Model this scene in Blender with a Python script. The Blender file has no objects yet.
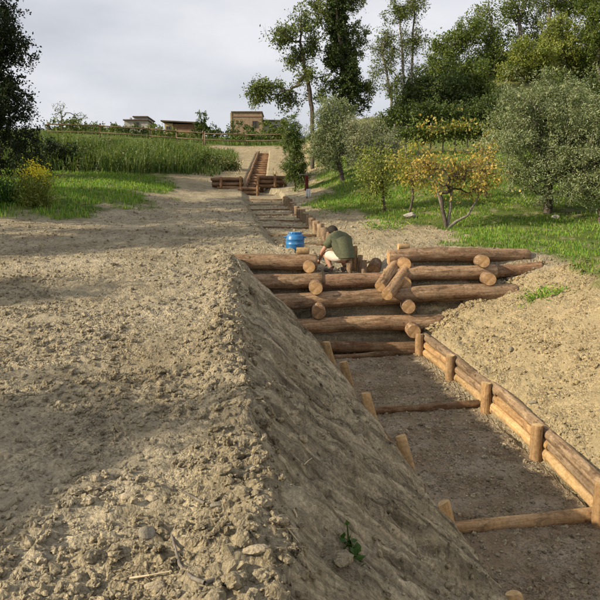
import bpy, math, random
import numpy as np
from mathutils import Vector, Matrix

random.seed(7)
RNG = np.random.default_rng(11)
SC = bpy.context.scene
COL = SC.collection
R_ = math.radians

# ------------------------------------------------------------------ camera
CAM_Z, PITCH, FPX = 1.6, R_(7.0), 643.0           # focal length in pixels of a 600 px frame
cd = bpy.data.cameras.new('camera'); cam = bpy.data.objects.new('camera', cd); COL.objects.link(cam)
cam.location = (0, 0, CAM_Z); cam.rotation_euler = (math.pi / 2 - PITCH, 0, 0)
cd.sensor_width = 36; cd.lens = 36 * FPX / 600; cd.clip_start = 0.05; cd.clip_end = 3000
SC.camera = cam

# ------------------------------------------------------------------ sky and sun
SUN_AZ, SUN_EL = R_(251), R_(26.5)                   # azimuth clockwise from +Y
wd = bpy.data.worlds.new('World'); SC.world = wd; wd.use_nodes = True
nt = wd.node_tree; nt.nodes.clear()
o_ = nt.nodes.new('ShaderNodeOutputWorld'); bg = nt.nodes.new('ShaderNodeBackground'); bg.inputs[1].default_value = 0.09
sky = nt.nodes.new('ShaderNodeTexSky'); sky.sky_type = 'NISHITA'; sky.sun_disc = False
sky.sun_elevation = SUN_EL; sky.sun_rotation = SUN_AZ; sky.dust_density = 2.0
tc = nt.nodes.new('ShaderNodeTexCoord'); mp = nt.nodes.new('ShaderNodeMapping'); mp.inputs['Scale'].default_value = (1, 1, 2.6)
nz = nt.nodes.new('ShaderNodeTexNoise'); nz.inputs['Scale'].default_value = 2.4; nz.inputs['Detail'].default_value = 5; nz.inputs['Roughness'].default_value = .5
cr = nt.nodes.new('ShaderNodeValToRGB')
cr.color_ramp.elements[0].position = .36; cr.color_ramp.elements[0].color = (5.1, 5.25, 5.75, 1)
cr.color_ramp.elements[1].position = .64; cr.color_ramp.elements[1].color = (7.7, 7.7, 7.95, 1)
mx = nt.nodes.new('ShaderNodeMix'); mx.data_type = 'RGBA'; mx.inputs[0].default_value = .86
L = nt.links.new
L(tc.outputs['Generated'], mp.inputs[0]); L(mp.outputs[0], nz.inputs['Vector']); L(nz.outputs[0], cr.inputs[0])
L(sky.outputs[0], mx.inputs[6]); L(cr.outputs[0], mx.inputs[7]); L(mx.outputs[2], bg.inputs[0]); L(bg.outputs[0], o_.inputs[0])

sl = bpy.data.lights.new('sun', 'SUN'); sl.energy = 4.9; sl.angle = R_(0.6); sl.color = (1.0, .87, .66)
so = bpy.data.objects.new('sun', sl); COL.objects.link(so)
S2 = Vector((math.sin(SUN_AZ) * math.cos(SUN_EL), math.cos(SUN_AZ) * math.cos(SUN_EL), math.sin(SUN_EL)))
so.rotation_euler = S2.to_track_quat('Z', 'Y').to_euler(); so.location = S2 * 60
vs = SC.view_settings; vs.view_transform = 'Standard'; vs.look = 'None'; vs.exposure = 0.42; vs.gamma = 1.0

# ------------------------------------------------------------------ helpers
CP, SP = math.cos(PITCH), math.sin(PITCH)
def at(u, v, d):
    """world point seen at photo pixel (u, v) at depth d along the view axis"""
    a, b = (u - 300) / FPX * d, (300 - v) / FPX * d
    return Vector((a, d * CP + b * SP, CAM_Z - d * SP + b * CP))

def hsh(ix, iy, seed):
    n = (ix.astype(np.int64) * 374761393 + iy.astype(np.int64) * 668265263 + seed * 1442695041) & 0xFFFFFFFF
    n = ((n ^ (n >> 13)) * 1274126177) & 0xFFFFFFFF
    return ((n ^ (n >> 16)) & 0xFFFFFF) / float(0xFFFFFF)
def vn(x, y, seed=0):
    ix, iy = np.floor(x), np.floor(y); fx, fy = x - ix, y - iy
    fx = fx * fx * (3 - 2 * fx); fy = fy * fy * (3 - 2 * fy)
    a, b = hsh(ix, iy, seed), hsh(ix + 1, iy, seed); c, d = hsh(ix, iy + 1, seed), hsh(ix + 1, iy + 1, seed)
    return (a + (b - a) * fx) * (1 - fy) + (c + (d - c) * fx) * fy - .5
def fbm(x, y, f, octv, seed=0, gain=.5):
    z = 0; a = 1
    for k in range(octv):
        z = z + a * vn(x * f + 17.3 * k, y * f - 9.1 * k, seed + k); f *= 2.03; a *= gain
    return z
def sst(a, b, x):
    t = np.clip((x - a) / (b - a), 0, 1); return t * t * (3 - 2 * t)

def tag(o, label=None, cat=None, group=None, kind=None):
    if label: o['label'] = label
    if cat: o['category'] = cat
    if group: o['group'] = group
    if kind: o['kind'] = kind
    return o
def empty(name, loc, label, cat, group=None):
    o = bpy.data.objects.new(name, None); COL.objects.link(o); o.location = loc; o.empty_display_size = .2
    return tag(o, label, cat, group)
def mesh_np(name, V, loops, starts, totals, mats, smooth=False, midx=None):
    me = bpy.data.meshes.new(name)
    V = np.asarray(V, np.float32); me.vertices.add(len(V)); me.vertices.foreach_set('co', V.ravel())
    me.loops.add(len(loops)); me.loops.foreach_set('vertex_index', np.asarray(loops, np.int32))
    me.polygons.add(len(starts)); me.polygons.foreach_set('loop_start', np.asarray(starts, np.int32))
    me.polygons.foreach_set('loop_total', np.asarray(totals, np.int32))
    for m in mats: me.materials.append(m)
    if midx is not None: me.polygons.foreach_set('material_index', np.asarray(midx, np.int32))
    me.polygons.foreach_set('use_smooth', np.full(len(starts), bool(smooth)))
    me.update(calc_edges=True); return me
def mesh_faces(name, V, F, mats, smooth=False, midx=None):
    """F: (n, k) index array"""
    F = np.asarray(F, np.int32); k = F.shape[1]; n = len(F)
    return mesh_np(name, V, F.ravel(), np.arange(n) * k, np.full(n, k), mats, smooth, midx)
def obj(name, me, parent=None, loc=None):
    o = bpy.data.objects.new(name, me); COL.objects.link(o)
    if parent is not None: o.parent = parent
    if loc is not None: o.location = loc
    return o

# ------------------------------------------------------------------ materials
class NB:
    def __init__(s, name):
        s.m = bpy.data.materials.new(name); s.m.use_nodes = True; s.t = s.m.node_tree; s.t.nodes.clear()
        s.out = s.n('ShaderNodeOutputMaterial')
    def n(s, ty, **kw):
        x = s.t.nodes.new(ty)
        for k, v in kw.items(): setattr(x, k, v)
        return x
    def l(s, a, b): s.t.links.new(a, b)
    def noise(s, vec, scale, detail=4, rough=.55, dist=0):
        x = s.n('ShaderNodeTexNoise'); x.inputs['Scale'].default_value = scale; x.inputs['Detail'].default_value = detail
        x.inputs['Roughness'].default_value = rough; x.inputs['Distortion'].default_value = dist
        if vec is not None: s.l(vec, x.inputs['Vector'])
        return x.outputs[0]
    def ramp(s, fac, stops):
        x = s.n('ShaderNodeValToRGB'); e = x.color_ramp.elements
        while len(e) < len(stops): e.new(.5)
        for i, (p, c) in enumerate(stops): e[i].position = p; e[i].color = (*c, 1) if len(c) == 3 else c
        s.l(fac, x.inputs[0]); return x.outputs[0]
    def mix(s, fac, a, b, mode='MIX'):
        x = s.n('ShaderNodeMix', data_type='RGBA', blend_type=mode)
        for sock, v in ((x.inputs[0], fac), (x.inputs[6], a), (x.inputs[7], b)):
            if isinstance(v, bpy.types.NodeSocket): s.l(v, sock)
            elif isinstance(v, (int, float)): sock.default_value = v
            else: sock.default_value = (*v, 1)
        return x.outputs[2]
    def math(s, op, a, b=0.0):
        x = s.n('ShaderNodeMath', operation=op)
        for sock, v in ((x.inputs[0], a), (x.inputs[1], b)):
            if isinstance(v, bpy.types.NodeSocket): s.l(v, sock)
            else: sock.default_value = v
        return x.outputs[0]
    def coord(s, which='Object', scale=None):
        x = s.n('ShaderNodeTexCoord').outputs[which]
        if scale:
            mpn = s.n('ShaderNodeMapping'); mpn.inputs['Scale'].default_value = scale; s.l(x, mpn.inputs[0]); x = mpn.outputs[0]
        return x
    def pos(s): return s.n('ShaderNodeNewGeometry').outputs['Position']
    def bump(s, h, strength, dist, normal=None):
        x = s.n('ShaderNodeBump'); x.inputs['Strength'].default_value = strength; x.inputs['Distance'].default_value = dist
        s.l(h, x.inputs['Height'])
        if normal is not None: s.l(normal, x.inputs['Normal'])
        return x.outputs[0]
    def principled(s, color, rough=.85, normal=None, spec=.25, metallic=0):
        p = s.n('ShaderNodeBsdfPrincipled'); s.l(p.outputs[0], s.out.inputs[0])
        if isinstance(color, bpy.types.NodeSocket): s.l(color, p.inputs['Base Color'])
        else: p.inputs['Base Color'].default_value = (*color, 1)
        if isinstance(rough, bpy.types.NodeSocket): s.l(rough, p.inputs['Roughness'])
        else: p.inputs['Roughness'].default_value = rough
        p.inputs['Specular IOR Level'].default_value = spec; p.inputs['Metallic'].default_value = metallic
        if normal is not None: s.l(normal, p.inputs['Normal'])
        return p

def soil_material():
    b = NB('soil'); P = b.pos()
    at_ = b.n('ShaderNodeAttribute', attribute_name='soil'); sep = b.n('ShaderNodeSeparateColor'); b.l(at_.outputs['Color'], sep.inputs[0])
    grass, damp, sand = sep.outputs[0], sep.outputs[1], sep.outputs[2]
    n1 = b.noise(P, .9, 6, .6); n2 = b.noise(P, 7, 6, .65); n3 = b.noise(P, 45, 5, .7); n4 = b.noise(P, 190, 3, .7)
    dry = b.ramp(n1, [(.3, (.28, .232, .15)), (.5, (.385, .328, .222)), (.72, (.48, .415, .295))])
    fine = b.ramp(n2, [(.25, (.72, .70, .66)), (.55, (1, 1, 1)), (.8, (1.14, 1.12, 1.08))])
    dry = b.mix(1, dry, fine, 'MULTIPLY')
    sandc = b.ramp(n2, [(.25, (.345, .27, .15)), (.6, (.425, .342, .20)), (.8, (.50, .41, .26))])
    c = b.mix(sand, dry, sandc)
    dampc = b.ramp(b.noise(P, 3.2, 6, .65), [(.28, (.17, .115, .065)), (.5, (.29, .23, .155)), (.75, (.42, .355, .265))])
    dampc = b.mix(b.ramp(b.noise(P, .75, 4, .6), [(.45, (0, 0, 0)), (.62, (.45, .45, .45))]), dampc, (.22, .15, .085))
    mpb = b.n('ShaderNodeMapping'); mpb.inputs['Scale'].default_value = (.6, 13, .6); mpb.inputs['Rotation'].default_value = (0, 0, .10); b.l(P, mpb.inputs[0])
    stn = b.noise(mpb.outputs[0], 1.5, 6, .68, .35); stk = b.ramp(stn, [(.35, (.50, .49, .47)), (.5, (1.16, 1.16, 1.15)), (.62, (1.66, 1.66, 1.64))])
    bankm = b.ramp(damp, [(.05, (0, 0, 0)), (.35, (1, 1, 1)), (.55, (1, 1, 1)), (.8, (0, 0, 0))])
    c = b.mix(b.math('MULTIPLY', damp, b.math('SUBTRACT', 1.0, b.math('MULTIPLY', bankm, .6))), c, dampc)
    c = b.mix(bankm, c, b.mix(1, c, stk, 'MULTIPLY'))
    turf = b.ramp(b.noise(P, 2.2, 6, .7), [(.3, (.06, .10, .018)), (.55, (.125, .165, .036)), (.75, (.22, .195, .09))])
    c = b.mix(grass, c, turf)
    wv = b.n('ShaderNodeVectorMath', operation='MULTIPLY_ADD'); wn = b.n('ShaderNodeTexNoise'); wn.inputs['Scale'].default_value = 22; wn.inputs['Detail'].default_value = 3; b.l(P, wn.inputs['Vector'])
    b.l(wn.outputs['Color'], wv.inputs[0]); wv.inputs[1].default_value = (.035, .035, .035); b.l(P, wv.inputs[2])
    vor = []
    for sc_ in (26, 78):
        v_ = b.n('ShaderNodeTexVoronoi', voronoi_dimensions='2D'); v_.inputs['Scale'].default_value = sc_; b.l(wv.outputs[0], v_.inputs['Vector']); vor.append(v_)
    msk = b.ramp(b.noise(P, 2.6, 4, .6), [(.36, (.12, .12, .12)), (.58, (1, 1, 1))])
    msk = b.math('MULTIPLY', msk, b.math('SUBTRACT', 1.0, b.math('MULTIPLY', bankm, .35)))
    for v_, am_ in ((vor[0], .5), (vor[1], .9)):
        sv_ = b.n('ShaderNodeSeparateColor'); b.l(v_.outputs['Color'], sv_.inputs[0])
        cc_ = b.ramp(sv_.outputs[0], [(0, (1 - .42 * am_, 1 - .42 * am_, 1 - .40 * am_)), (.5, (1, 1, 1)), (1, (1 + .34 * am_, 1 + .33 * am_, 1 + .30 * am_))])
        c = b.mix(b.math('MULTIPLY', msk, b.math('SUBTRACT', 1.0, grass)), c, b.mix(1, c, cc_, 'MULTIPLY'))
    spk = b.ramp(n3, [(.28, (.62, .60, .57)), (.5, (1, 1, 1)), (.75, (1.22, 1.2, 1.16))])
    c = b.mix(1, c, spk, 'MULTIPLY')
    spk2 = b.ramp(n4, [(.3, (.78, .78, .78)), (.55, (1, 1, 1)), (.72, (1.18, 1.18, 1.18))])
    c = b.mix(1, c, spk2, 'MULTIPLY')
    hh = None
    for sock_, k_ in ((b.math('MULTIPLY', stn, bankm), .09), (b.math('MULTIPLY', b.math('SUBTRACT', 1.0, vor[0].outputs['Distance']), msk), .030), (b.math('MULTIPLY', b.math('SUBTRACT', 1.0, vor[1].outputs['Distance']), msk), .015), (b.noise(P, 30, 6, .72), .030)):
        t_ = b.math('MULTIPLY', sock_, k_); hh = t_ if hh is None else b.math('ADD', hh, t_)
    nb = b.bump(hh, .9, 1.0)
    b.principled(c, .95, nb, .1); return b.m

def wood_material(name, stops, grain=(1.2, 14, 14), dirt=.5, bumpd=.012, dirtc=(.21, .17, .115), bark=.62):
    b = NB(name); oi = b.n('ShaderNodeObjectInfo'); sh = b.n('ShaderNodeVectorMath', operation='ADD')
    b.l(b.coord('Object'), sh.inputs[0]); rv = b.n('ShaderNodeCombineXYZ'); m_ = b.math('MULTIPLY', oi.outputs['Random'], 37.0)
    b.l(m_, rv.inputs[0]); b.l(m_, rv.inputs[1]); b.l(rv.outputs[0], sh.inputs[1])
    mpn = b.n('ShaderNodeMapping'); mpn.inputs['Scale'].default_value = grain; b.l(sh.outputs[0], mpn.inputs[0])
    g = b.noise(mpn.outputs[0], 1.6, 8, .62, .5); c = b.ramp(g, stops)
    blot = b.noise(sh.outputs[0], 4.3, 7, .72)
    c = b.mix(b.ramp(blot, [(.42, (0, 0, 0)), (.7, (dirt, dirt, dirt))]), c, dirtc)
    mpk = b.n('ShaderNodeMapping'); mpk.inputs['Scale'].default_value = (2.2, 6.5, 6.5); b.l(sh.outputs[0], mpk.inputs[0])
    c = b.mix(b.ramp(b.noise(mpk.outputs[0], 1.3, 7, .7, .8), [(.53, (0, 0, 0)), (.60, (bark, bark, bark))]), c, (.075, .046, .028))
    c = b.mix(b.ramp(b.noise(mpk.outputs[0], 2.3, 6, .7, .5), [(.56, (0, 0, 0)), (.68, (bark * .8, bark * .8, bark * .8))]), c, (.50, .39, .27))
    big = b.noise(sh.outputs[0], 1.1, 3, .5)
    c = b.mix(1, c, b.ramp(big, [(.3, (.72, .70, .68)), (.7, (1.18, 1.16, 1.12))]), 'MULTIPLY')
    vo = b.n('ShaderNodeTexVoronoi'); vo.inputs['Scale'].default_value = 4.5; b.l(sh.outputs[0], vo.inputs['Vector'])
    c = b.mix(b.ramp(vo.outputs[0], [(.06, (.8, .8, .8)), (.14, (0, 0, 0))]), c, (.05, .026, .014))
    tint = b.ramp(oi.outputs['Random'], [(0, (.8, .78, .76)), (.5, (1, 1, 1)), (1, (1.16, 1.1, 1.02))])
    c = b.mix(1, c, tint, 'MULTIPLY')
    c = b.mix(1, c, b.ramp(b.noise(sh.outputs[0], 26, 6, .7), [(.3, (.66, .64, .62)), (.52, (1, 1, 1)), (.75, (1.3, 1.28, 1.25))]), 'MULTIPLY')
    nb = b.bump(g, .9, bumpd * 1.5); nb = b.bump(b.noise(sh.outputs[0], 40, 5, .7), .6, .006, nb); b.principled(c, .88, nb, .12); return b.m

def endgrain_material(name, ca, cb):
    b = NB(name); P = b.coord('Object'); sx = b.n('ShaderNodeSeparateXYZ'); b.l(P, sx.inputs[0])
    cv = b.n('ShaderNodeCombineXYZ'); b.l(sx.outputs[1], cv.inputs[1]); b.l(sx.outputs[2], cv.inputs[2])
    ln = b.n('ShaderNodeVectorMath', operation='LENGTH'); b.l(cv.outputs[0], ln.inputs[0])
    r = b.math('ADD', b.math('MULTIPLY', ln.outputs['Value'], 330), b.math('MULTIPLY', b.noise(P, 9, 3), 16))
    w = b.math('SINE', r); c = b.ramp(b.math('ADD', b.math('MULTIPLY', w, .10), b.noise(P, 11, 5, .7)), [(.2, ca), (.8, cb)])
    c = b.mix(1, c, b.ramp(b.noise(P, 14, 5, .65), [(.3, (.62, .58, .52)), (.7, (1.1, 1.1, 1.1))]), 'MULTIPLY')
    b.principled(c, .8, b.bump(b.noise(P, 60, 4), .5, .006), .2); return b.m

def leaf_material(name, cols, trans=.3, rough=.55, bark=False):
    b = NB(name); g = b.n('ShaderNodeNewGeometry'); r = g.outputs['Random Per Island']
    n = len(cols); c = b.ramp(r, [((i + .3) / n, cc) for i, cc in enumerate(cols)])
    c = b.mix(1, c, b.ramp(b.noise(g.outputs['Position'], 1.3, 4, .6), [(.3, (.68, .72, .7)), (.7, (1.25, 1.2, 1.1))]), 'MULTIPLY')
    p = b.principled(c, rough, None, .3)
    tr = b.n('ShaderNodeBsdfTranslucent'); b.l(b.mix(1, c, (1.25, 1.3, .7), 'MULTIPLY'), tr.inputs[0])
    ms = b.n('ShaderNodeMixShader'); ms.inputs[0].default_value = trans
    b.l(p.outputs[0], ms.inputs[1]); b.l(tr.outputs[0], ms.inputs[2]); b.l(ms.outputs[0], b.out.inputs[0]); return b.m

def rough_material(name, ca, cb, scale=8, bumps=.6, bd=.01, rough=.85, spec=.2):
    b = NB(name); P = b.coord('Object'); n = b.noise(P, scale, 6, .6)
    b.principled(b.ramp(n, [(.3, ca), (.7, cb)]), rough, b.bump(b.noise(P, scale * 3, 5), bumps, bd), spec); return b.m

M = {}
M['soil'] = soil_material()
M['log'] = wood_material('peeled_log', [(.25, (.125, .074, .042)), (.45, (.265, .168, .100)), (.62, (.385, .265, .170)), (.8, (.52, .395, .275))], dirt=.6)
M['log_red'] = wood_material('red_log', [(.25, (.11, .064, .038)), (.5, (.24, .145, .09)), (.8, (.39, .265, .175))], dirt=.35)
M['rail_grey'] = wood_material('weathered_rail', [(.25, (.13, .088, .055)), (.5, (.265, .195, .13)), (.8, (.40, .315, .225))], dirt=.35)
M['split'] = wood_material('fresh_split_wood', [(.25, (.34, .21, .09)), (.5, (.49, .335, .17)), (.8, (.62, .47, .28))], dirt=.25, bumpd=.006, bark=.25)
M['post'] = wood_material('post_wood', [(.25, (.20, .12, .055)), (.5, (.35, .225, .115)), (.8, (.50, .355, .205))], dirt=.3, bumpd=.006, bark=.45)
M['dark_bar'] = wood_material('dark_bar', [(.25, (.065, .034, .018)), (.5, (.15, .085, .045)), (.8, (.29, .19, .105))], dirt=.7)
M['far_wood'] = wood_material('far_wood', [(.25, (.13, .07, .038)), (.5, (.25, .145, .08)), (.8, (.38, .25, .15))], dirt=.2)
M['end'] = endgrain_material('end_grain', (.36, .215, .10), (.55, .36, .19))
M['end_dark'] = endgrain_material('end_grain_dark', (.21, .12, .06), (.38, .24, .13))
M['end_light'] = endgrain_material('end_grain_light', (.50, .34, .16), (.64, .46, .25))
M['bark'] = rough_material('bark', (.05, .04, .03), (.14, .115, .09), 12, .9, .02)
M['bark_pale'] = rough_material('bark_pale', (.12, .105, .085), (.27, .24, .20), 12, .8, .02)
M['stone'] = rough_material('stone', (.22, .20, .17), (.42, .39, .34), 14, .8, .01)

# ------------------------------------------------------------------ terrain
def G(y): return np.interp(y, [-400, -60, 0, 11, 12, 13, 25, 28, 31, 48, 53, 60, 90, 150, 800], [-16, -5, 0, .96, 1.0, 1.14, 2.45, 2.8, 3.4, 6.6, 7.6, 8.5, 11.3, 12, 14])
def eL(y):
    y = np.asarray(y, float); return np.interp(y, [-40, 0, 2.5, 4.7, 11], [1.2, .12, -.1, -.42, -1.15]) + (.14 * vn(y * 1.1, y * 0 + .5, 201) + .09 * vn(y * 3.7, y * 0 + .5, 202) + .05 * vn(y * 9, y * 0 + .5, 203)) * sst(11.5, 10, y)
def fL(y): return np.interp(y, [-40, 0, 5.7, 10.4, 12], [11.3, 2.65, 1.42, .40, .05])
def rR(y): return np.interp(y, [-40, 0, 5.7, 10.4, 12], [12.6, 3.93, 2.78, 1.88, 1.57])
def zF(y): return np.interp(y, [-40, 0, 5.7, 10.4, 12], [-7.5, -1.95, -1.17, -.52, -.3])
def eU(y): return np.interp(y, [11, 12.5, 13.1, 24, 28.5, 29.6, 48], [.38, .12, -.38, -1.85, -2.3, -2.45, -2.95])
def rU(y): return np.interp(y, [11, 12.4, 13, 25, 28.5, 29.6, 48], [1.5, 1.3, .74, -.55, -.95, -1.65, -2.3])
def zU(y): return np.interp(y, [11, 12.2, 13.2, 25, 28.5, 31, 48, 49], [.58, .70, .97, 2.22, 2.72, 3.15, 6.4, 6.8])

def H(x, y, detail=True):
    x = np.asarray(x, float); y = np.asarray(y, float)
    g = G(y)
    g = g + sst(-1, 6, x) * np.interp(y, [16, 25, 32, 150], [0, 1.5, 2.3, 2.3]) + sst(.12, .32, x / np.maximum(y, 5)) * np.interp(y, [30, 50, 80, 150], [0, 4.5, 9, 14])
    g = g + (sst(-4, -20, x) * np.interp(y, [12, 22, 50, 150], [0, .1, 1.0, 1.2]) + sst(-3.5, -8, x) * np.interp(y, [13, 20, 30, 46], [0, .5, .5, 0]))
    g = g + .12 * fbm(x, y, .13, 3, 3) * sst(5, 14, np.abs(x) + np.abs(y - 6))
    # lower trench profile
    e, f, r, zf = eL(y), fL(y), rR(y), zF(y)
    t = np.clip((x - e) / (f - e), 0, 1)
    lo = g + (zf - g) * t
    lo = np.where(x > r, np.minimum(g + .02, zf + .30 * np.clip((x - r - .14) / .07, 0, 1) + np.interp(y, [0, 6, 10.4], [.55, .5, .37]) * np.maximum(x - r - .17, 0)), lo)
    # upper path profile
    e2, r2, z2 = eU(y), rU(y), zU(y)
    g2 = g
    up = np.where(x < e2, g2 + (z2 - g2) * np.clip((x - e2 + .28) / .28, 0, 1), np.where(x > r2, z2 + (g2 - z2) * np.clip((x - r2) / np.interp(y, [11.5, 12.6, 13.2], [.9, .6, .1]), 0, 1), z2))
    up = up + (g - up) * sst(48, 49.5, y)
    # soil packed behind the courses of the log wall
    stair = np.interp(y, [10.55, 10.6, 10.72, 10.87, 11.02, 11.18, 11.27, 11.44, 11.52], [-9, -.40, -.14, -.06, .2, .29, .54, .6, .84])
    w = np.clip((y - 11.5) / .12, 0, 1)
    z = np.maximum(lo, np.minimum(stair, up)); z = z + (up - z) * w
    if detail: z = z + rough(x, y, e, f, r, t, w, g)
    return z
def rough(x, y, e, f, r, t, w, g):
    inlow = y < 11.4
    bank = ((x > e) & (x < f) & inlow)
    floor = ((x >= f) & (x <= r + .05) & inlow)
    base = fbm(x, y, .8, 3, 21) * .06 + fbm(x, y, 4, 4, 31, .6) * .035
    wx, wy = x + .05 * fbm(x, y, 6, 2, 61), y + .05 * fbm(x, y, 6, 2, 62)
    lump = np.abs(fbm(wx, wy, 9, 4, 41, .62)); base = base + (lump - .2) * .06
    # worm-like excavator marks running straight down the cut bank
    u_ = y + .10 * x + .10 * fbm(x, y, 1.3, 3, 50)
    gr = fbm(u_, x * .09, 4.5, 5, 51, .66) * .17 - np.abs(fbm(u_, x * .06, 8, 4, 55, .68)) * .26 + fbm(x, y, 4, 4, 53, .6) * .022 + np.maximum(fbm(u_ * 2.2, x * .9, 3.1, 4, 56, .6), 0) * .06
    gr = gr - .07 * sst(.22, .3, fbm(x * .7, u_ * 1.6, 3.2, 3, 57)) + .035 * sst(.1, .16, fbm(x * .5 + 9, u_ * 1.9, 3.4, 3, 58)) + .05
    fl = fbm(x, y, 3, 4, 71, .55) * .03
    edge = np.exp(-((x - e + .12) / .22) ** 2) * (.05 + .16 * np.abs(fbm(x, y, 5, 3, 81))) * (y < 11.2)
    out = np.where(bank, gr * np.clip(np.minimum(t, 1 - t) * 8, .25, 1) + base * (1 - np.clip(t * 6, 0, 1)), np.where(floor, fl, base))
    far = np.clip((y - 12) / 10, 0, 1)
    out = out * (1 - .45 * far)
    # shallow wheel ruts across the berm
    out = np.where((x > r + .2) & (y < 11), out * 1.35 + fbm(x, y, 2.2, 4, 95, .6) * .07, out)
    rut = np.where((x < e - .5) & (y > 1) & (y < 24), fbm(x * .25, y * 1.2, 1.6, 3, 91) * .05, 0)
    return out + edge + rut

def soil_w(x, y):
    e, f, r = eL(y), fL(y), rR(y)
    nn = fbm(x, y, .7, 4, 101) ; n2 = fbm(x, y, 3.5, 3, 105)
    gr_r = sst(-.25, .25, (x - np.interp(y, [0, 6, 9, 11.5, 13, 16, 20, 27, 31, 60], [6.6, 6.2, 4.9, 4.35, 3.3, 2.6, 1.3, .5, .3, .8])) + 1.6 * nn + .5 * n2) * (y > 3)
    gr_l = sst(-.3, .3, (-np.interp(y, [15, 17, 21, 26, 30, 33, 49], [6.6, 6.0, 5.4, 5.6, 6.4, 6.0, 6.6]) - x) + 1.8 * nn + .5 * n2) * sst(15.8, 17.2, y + 2 * nn + (-x - 6) * .12)
    grass = np.clip(gr_r + gr_l, 0, 1) * np.clip(1.15 - .6 * (n2 > .3), 0, 1)
    grass = np.where((y > 52.5), .9, grass); grass = np.where((y > 26.5) & (x > 4), 0, grass)
    grass = np.where((y > 29) & (x < -7), np.maximum(grass, .8), grass)
    inlow = (y < 10.5)
    damp = np.where(inlow & (x > f - .1) & (x < r + .03), .95, 0) + np.where(inlow & (x > e + .05) & (x <= f - .1), .45, 0)
    damp = damp + np.where((y >= 10.5) & (y < 11.4) & (x > -1) & (x < 3), .6, 0) + np.where((y > 13) & (y < 28.6) & (x > eU(y)) & (x < rU(y)), .55, 0)
    grass = np.where((y > 26.5) & (x > 4), .75, grass); damp = damp + np.where((y > 26.5) & (x > 4), .7, 0)
    sand = np.where((x > r) & (y < 11.2), 1, 0) * sst(r, r + .3, x) + sst(12, 14, y) * .35 * (x > 0) + sst(28, 31, y) * .45
    return np.clip(grass, 0, 1), np.clip(damp, 0, 1), np.clip(sand, 0, 1)

def axis(segs):
    out = []
    for a, b, s in segs: out += list(np.arange(a, b - 1e-6, s))
    return np.array(out + [segs[-1][1]])
def geo(a, b, s, k):
    out = [a]
    while abs(out[-1] - a) < abs(b - a): out.append(out[-1] + math.copysign(s, b - a)); s *= k
    return np.array(out)
def build_ground():
    xs = np.concatenate([geo(-7, -420, .1, 1.075)[::-1][:-1], axis([(-7, -3.0, .065), (-3.0, 3.0, .031), (3.0, 6.5, .06)]), geo(6.5, 420, .08, 1.07)[1:]])
    ys = np.concatenate([geo(1.5, -300, .1, 1.15)[::-1][:-1], axis([(1.5, 5.5, .026), (5.5, 12.6, .042), (12.6, 20, .10), (20, 33, .2), (33, 56, .35)]), geo(56, 800, .5, 1.1)[1:]])
    X, Y = np.meshgrid(xs, ys); sh = X.shape; x, y = X.ravel(), Y.ravel()
    V = np.stack([x, y, H(x, y)], 1)
    idx = np.arange(x.size).reshape(sh)
    F = np.stack([idx[:-1, :-1], idx[:-1, 1:], idx[1:, 1:], idx[1:, :-1]], -1).reshape(-1, 4)
    me = mesh_faces('ground', V, F, [M['soil']], True); set_soil(me, x, y)
    o = obj('ground', me); o['kind'] = 'structure'; return o
def set_soil(me, x, y, dm=1.0):
    g, d, s = soil_w(x, y); d = d * dm; ca = me.color_attributes.new('soil', 'FLOAT_COLOR', 'POINT')
    ca.data.foreach_set('color', np.stack([g, d, s, np.ones_like(g)], 1).astype(np.float32).ravel())
def gh(x, y, detail=True): return float(H(np.array([x]), np.array([y]), detail)[0])
build_ground()

# ------------------------------------------------------------------ clods and crumbs of soil
def ico(sub):
    t = (1 + 5 ** .5) / 2
    V = [(-1, t, 0), (1, t, 0), (-1, -t, 0), (1, -t, 0), (0, -1, t), (0, 1, t), (0, -1, -t), (0, 1, -t), (t, 0, -1), (t, 0, 1), (-t, 0, -1), (-t, 0, 1)]
    F = [(0, 11, 5), (0, 5, 1), (0, 1, 7), (0, 7, 10), (0, 10, 11), (1, 5, 9), (5, 11, 4), (11, 10, 2), (10, 7, 6), (7, 1, 8), (3, 9, 4), (3, 4, 2), (3, 2, 6), (3, 6, 8), (3, 8, 9), (4, 9, 5), (2, 4, 11), (6, 2, 10), (8, 6, 7), (9, 8, 1)]
    V = [np.array(v) / np.linalg.norm(v) for v in V]
    for _ in range(sub):
        c = {}; F2 = []
        def mid(a, b):
            k = (min(a, b), max(a, b))
            if k not in c: m_ = V[a] + V[b]; V.append(m_ / np.linalg.norm(m_)); c[k] = len(V) - 1
            return c[k]
        for a, b, d in F: ab, bd, da = mid(a, b), mid(b, d), mid(d, a); F2 += [(a, ab, da), (b, bd, ab), (d, da, bd), (ab, bd, da)]
        F = F2
    return np.array(V), np.array(F)
ICO = [ico(0), ico(1), ico(2)]
def rotmats(n):
    q = RNG.normal(size=(n, 4)); q /= np.linalg.norm(q, axis=1)[:, None]; w, x, y, z = q.T
    return np.stack([1 - 2 * (y * y + z * z), 2 * (x * y - z * w), 2 * (x * z + y * w), 2 * (x * y + z * w), 1 - 2 * (x * x + z * z), 2 * (y * z - x * w), 2 * (x * z - y * w), 2 * (y * z + x * w), 1 - 2 * (x * x + y * y)], -1).reshape(n, 3, 3)
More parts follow.
